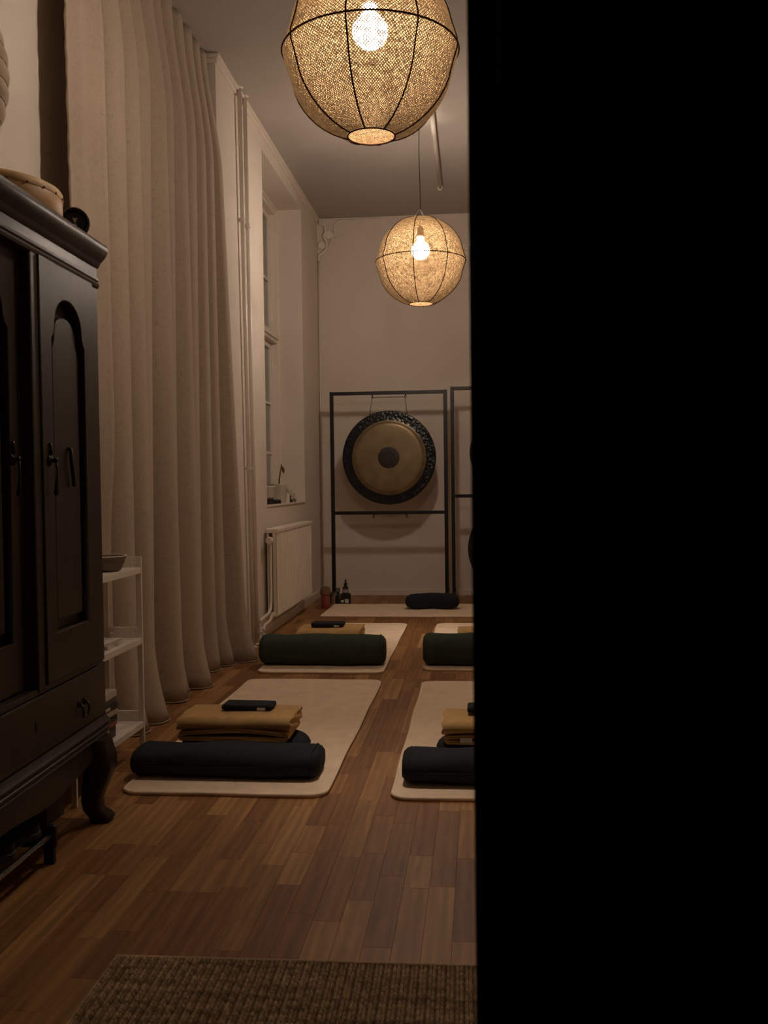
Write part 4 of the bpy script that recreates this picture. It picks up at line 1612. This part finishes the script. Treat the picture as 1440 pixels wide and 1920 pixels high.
def blanket(cx_, yc, z0, W, D, label, packs, group, tagside=None):
    """packs: list of (axis, nest, t, inset, mirror); each pack lies on the one below."""
    t = thing('folded_blanket', label, 'blanket', (cx_, yc, z0), 0, group)
    z = 0.0
    for ip, (axis, nest, th, ins, mir, open_) in enumerate(packs):
        mb_ = MB()
        if axis == 'x':
            for pts in fold_profile(-D / 2 + ins, D / 2 - ins * .3, z + .0005, th, nest):
                xs = [-W / 2 + ins + (W - 2 * ins) * i / 26 for i in range(27)]

                def dsp(x_, a, zz_):
                    edge = max(0, (abs(x_) - W / 2 + .03) / .03)
                    return (.004 * math.sin(a * 40 + zz_ * 200), .003 * math.sin(x_ * 15 + 1), .0018 * math.sin(x_ * 21 + a * 13) - .002 * edge)
                v, f = strip_mesh(pts, xs, th * .86, 'x', dsp)
                mb_.add(v, f)
        else:
            for kk, pts in enumerate(fold_profile(-W / 2 + ins, W / 2 - ins * .5, z + .0005, th, nest)):
                if mir:
                    pts = [(-p[0], p[1]) for p in pts]
                ys = [-D / 2 + .004 + (D - .012) * i / 16 for i in range(17)]

                def dsp(y_, a, zz_, kk=kk):
                    bul = open_ * math.cos(PI * a / W) if zz_ > z + th * nest else 0
                    return (.003 * math.sin(a * 25 + kk), 0, max(0, bul) * max(0, 1 - (y_ + D / 2) / (D * .6)))
                v, f = strip_mesh(pts, ys, th * .86, 'y', dsp)
                mb_.add(v, f)
        mb_.build('fold', M_BLANKET, t, True, 50)
        z += 2 * nest * th + .001 + open_ * .35
    if tagside is not None:
        b_ = MB()
        b_.box(tagside - .022, tagside + .022, -D / 2 - .006, -D / 2 - .004, .010, .026)
        b_.build('sewn_label', M_LABEL, t)
    return t


blanket(-.932, 3.655, ZM + .073, .435, .250, 'tan folded blanket on the front mat by the curtain, eye pillow on top', [('y', 2, .0080, .006, True, .016), ('x', 2, .0120, 0, False, 0)], 'tan folded blankets')
blanket(.072, 3.655, ZM + .073, .435, .250, 'tan folded blanket cut off by the black door, with a sewn label', [('y', 2, .0075, .006, False, .010), ('x', 2, .0115, 0, False, 0)], 'tan folded blankets', tagside=-.13)
blanket(-.945, 6.02, ZM, .415, .340, 'tan folded blanket on the back mat by the radiator, eye pillow on top', [('y', 2, .0140, 0, True, .006), ('x', 2, .0185, .012, False, 0)], 'tan folded blankets')
blanket(.06, 6.02, ZM, .415, .340, 'tan folded blanket behind the green bolster by the black door', [('y', 2, .012, 0, False, .004), ('x', 2, .0175, .004, False, 0)], 'tan folded blankets')


# eye pillows
def eye_pillow(cx_, cy_, z_, W, D, h, rz, label):
    t = thing('eye_pillow', label, 'eye pillow', (cx_, cy_, z_), rz, 'navy eye pillows')
    v, f = puff(rrect(-W / 2, W / 2, -D / 2, D / 2, .008, 3), h, inset=.12, nlev=7)
    MB().add(v, f).build('cover', M_NAVY, t, True)
    b_ = MB()
    b_.box(W * .22, W * .38, -D / 2 - .002, -D / 2 + .004, .003, .013)
    b_.build('sewn_label', M_LABEL, t)
    return t


Z1 = ZM + .073 + .034 + .016 * .35 + .049
eye_pillow(-.910, 3.700, Z1, .200, .095, .024, math.radians(-2), 'navy eye pillow on the blanket near the curtain, front row')
eye_pillow(.045, 3.700, Z1, .200, .095, .024, 0, 'navy eye pillow on the blanket at the black door edge')
eye_pillow(-.968, 6.06, ZM + .057 + .006 * .35 + .076, .205, .110, .028, math.radians(-1), 'navy eye pillow on the blanket in the back row')

# ------------------------------------------------------------------ small things by the gong stand
t = thing('red_jar', 'red jar with woven brown lid on the floor by the corner', 'jar', (-1.312, 8.085, 0))
MB().lathe([(0, 0), (.036, 0), (.038, .004), (.038, .100), (.034, .112), (0, .112)], 28).build('jar_body', M_RED, t, True, 40)
MB().lathe([(0, .112), (.042, .112), (.045, .118), (.045, .150), (.040, .162), (0, .164)], 28).build('woven_lid', M_CORK, t, True, 40)
MB().tube([(.040 * math.cos(2 * PI * k / 32), .040 * math.sin(2 * PI * k / 32), .150 + .028 * abs(math.sin(2 * PI * k / 32))) for k in range(32)], .004, 6, closed=True).build('lid_cord', M_CORK, t, True)
MB().lathe([(0, 0), (.06, 0), (.062, .004), (.055, .003), (0, .002)], 28, Matrix.Translation((-.02, -.02, 0))).build('saucer', M_RED, t)
t = thing('dropper_bottle', 'dark dropper bottle with pale label standing on a black box', 'bottle', (-1.178, 8.36, .0925))
MB().lathe([(0, 0), (.024, 0), (.026, .003), (.026, .052), (.013, .066), (.013, .074), (0, .074)], 24).build('bottle_body', M_AMBER, t, True, 40)
MB().lathe([(.0262, .008), (.0266, .008), (.0266, .040), (.0262, .040)], 24).build('label', mat('lilac_label', lin(150, 138, 146), .6), t)
MB().lathe([(0, .074), (.015, .074), (.015, .090), (.008, .095), (.008, .118), (.004, .126), (0, .127)], 18).build('dropper_cap', M_BLACKPLASTIC, t, True, 40)
for i, (xc, yc, hw_, hd, h_, lb_) in enumerate(((-1.178, 8.36, .042, .035, .092, 'black box with white print under the dropper bottle'), (-1.247, 8.345, .016, .03, .082, 'slim black box beside the dropper bottle'))):
    t = thing('small_box', lb_, 'box', (xc, yc, 0), 0, 'black boxes by the gong stand')
    b = MB()
    b.box(-hw_, hw_, -hd, hd, 0, h_, .002)
    b.build('carton', M_BLACKPLASTIC, t)
    if i == 0:
        for a in ((-.035, -.012, .018, .038), (-.002, .030, .014, .048)):
            b = MB()
            b.box(a[0], a[1], -hd - .0008, -hd - .0002, a[2], a[3])
            b.build('printed_panel', M_LABEL, t)
# ------------------------------------------------------------------ ceiling conduit and corner pipework
t = thing('ceiling_tube', 'white tube running along the ceiling towards the gong wall', 'tube', (-.285, 5.0, ZC - .055))
MB().tube([(.06, -3.2, 0), (.0, 0.6, 0), (-.017, 3.03, 0)], .017, 12).build('tube', M_PIPE, t, True)
MB().lathe([(0, 0), (.021, 0), (.021, .03), (0, .03)], 16, Matrix.Translation((-.017, 3.04, 0)) @ Matrix.Rotation(PI / 2, 4, 'X')).build('end_cap', M_PIPE, t)
for yy in (-2.5, -.8, 1.0, 2.6):
    b = MB()
    b.box(-.012 - .012 * (yy > 0) * yy / 2.6, .012 - .012 * (yy > 0) * yy / 2.6, yy - .008, yy + .008, .012, .055)
    b.build('clip', M_PIPE, t)

t = thing('corner_pipework', 'white painted pipe elbows clustered in the ceiling corner', 'pipe', (XW, YB, ZC))
b = MB()
b.tube([(.035, -.03, 0), (.035, -.03, -.05), (.08, -.03, -.075), (.085, -.03, -.13), (.065, -.03, -.17), (.10, -.03, -.24), (.085, -.03, -.30), (.02, -.03, -.345), (.016, -.03, -.40)], .012, 10)
b.build('drain_pipe', M_PIPE, t, True)
b = MB()
b.tube([(.30, -.02, -.022), (.21, -.02, -.03), (.17, -.02, -.06), (.165, -.02, -.14), (.15, -.02, -.185), (.11, -.02, -.26)], .008, 8)
b.tube([(.165, -.02, -.175), (.26, -.02, -.172)], .007, 8)
b.tube([(.30, -.02, -.022), (.62, -.02, -.022)], .006, 8)
b.build('conduit', M_PIPE, t, True)
b = MB()
Mj = Matrix.Translation((.115, 0, -.155)) @ Matrix.Rotation(PI / 2, 4, 'X')
b.lathe([(0, 0), (.040, 0), (.040, .03), (.034, .036), (0, .036)], 24, Mj)
b.build('junction_box', M_PIPE, t, True, 40)
b = MB()
Mj = Matrix.Translation((.045, 0, -.25)) @ Matrix.Rotation(PI / 2, 4, 'X')
b.lathe([(0, 0), (.038, 0), (.038, .024), (.032, .03), (0, .03)], 24, Mj)
b.build('junction_box', M_PIPE, t, True, 40)
b = MB()
b.tube([(.013, -.013, -.36), (.013, -.013, -ZC + .06)], .007, 8)
b.build('corner_conduit', M_PIPE, t, True)

t = thing('wall_fitting', 'small white domed fitting on the gong wall beside the black door edge', 'fitting', (-.100, YB, 3.198))
b = MB()
b.box(-.030, .030, -.008, 0, -.045, .045, .003)
b.build('back_plate', M_WHITE, t)
MB().lathe([(0.024, 0), (.026, .010), (.020, .030), (.010, .040), (0, .042)], 20, Matrix.Translation((0, -.008, .008)) @ Matrix.Rotation(PI / 2, 4, 'X')).build('dome', M_WHITE, t, True)

# ------------------------------------------------------------------ jute rug at the threshold
rg = thing('jute_rug', 'chunky woven brown jute rug at the threshold', 'rug', (0.05, 1.42, 0), math.radians(1.0))
RX, RYH = .85, .64
b = MB()
b.box(-RX, RX, -RYH, RYH, .001, .005)
b.build('backing', M_BROWNBOX, rg)
b = MB()
b.tube([(-RX, -RYH, .006), (-RX, RYH, .006), (RX, RYH, .006), (RX, -RYH, .006)], .0055, 6, closed=True)
b.build('edging', M_JUTE, rg, True)
sx_, sy_ = .0096, .0078
nx, ny = int(2 * RX / sx_), int(2 * RYH / sy_)
tv = np.array([(-1, 0, 0), (0, -1, .0), (1, 0, 0), (0, 1, 0), (-.45, 0, 1), (.45, 0, 1)], dtype=np.float64)
tf = np.array([(0, 1, 4), (1, 5, 4), (1, 2, 5), (2, 3, 5), (3, 4, 5), (3, 0, 4)], dtype=np.int32)
I, J = np.meshgrid(np.arange(nx), np.arange(ny), indexing='ij')
I, J = I.ravel(), J.ravel()
cxs = -RX + (I + .5) * sx_
cys = -RYH + (J + .5) * sy_
keep = cxs < RX
cxs, cys, I, J = cxs[keep], cys[keep], I[keep], J[keep]
n_ = len(cxs)
ang = np.where(I % 2 == 0, .42, -.42) + rng.normal(0, .08, n_)
sz = rng.uniform(.85, 1.15, n_)
loc = tv[None] * np.array([sx_ * .56, sy_ * .46, .0060])[None, None] * sz[:, None, None]
ca, sa = np.cos(ang)[:, None], np.sin(ang)[:, None]
X = loc[..., 0] * ca - loc[..., 1] * sa
Y = loc[..., 0] * sa + loc[..., 1] * ca
V = np.stack([X + cxs[:, None] + rng.normal(0, .0004, (n_, 1)), Y + cys[:, None] + rng.normal(0, .0003, (n_, 1)), loc[..., 2] + .0052], -1).reshape(-1, 3)
Fc = (tf[None] + (np.arange(n_) * 6)[:, None, None]).reshape(-1, 3).astype(np.int32)
me = bpy.data.meshes.new('weave')
me.vertices.add(len(V))
me.vertices.foreach_set('co', V.astype(np.float32).ravel())
me.loops.add(Fc.size)
me.loops.foreach_set('vertex_index', Fc.ravel())
me.polygons.add(len(Fc))
me.polygons.foreach_set('loop_start', np.arange(0, Fc.size, 3, dtype=np.int32))
me.update(calc_edges=True)
o = link('weave', me, M_JUTE, rg, True)
o['kind'] = 'stuff'
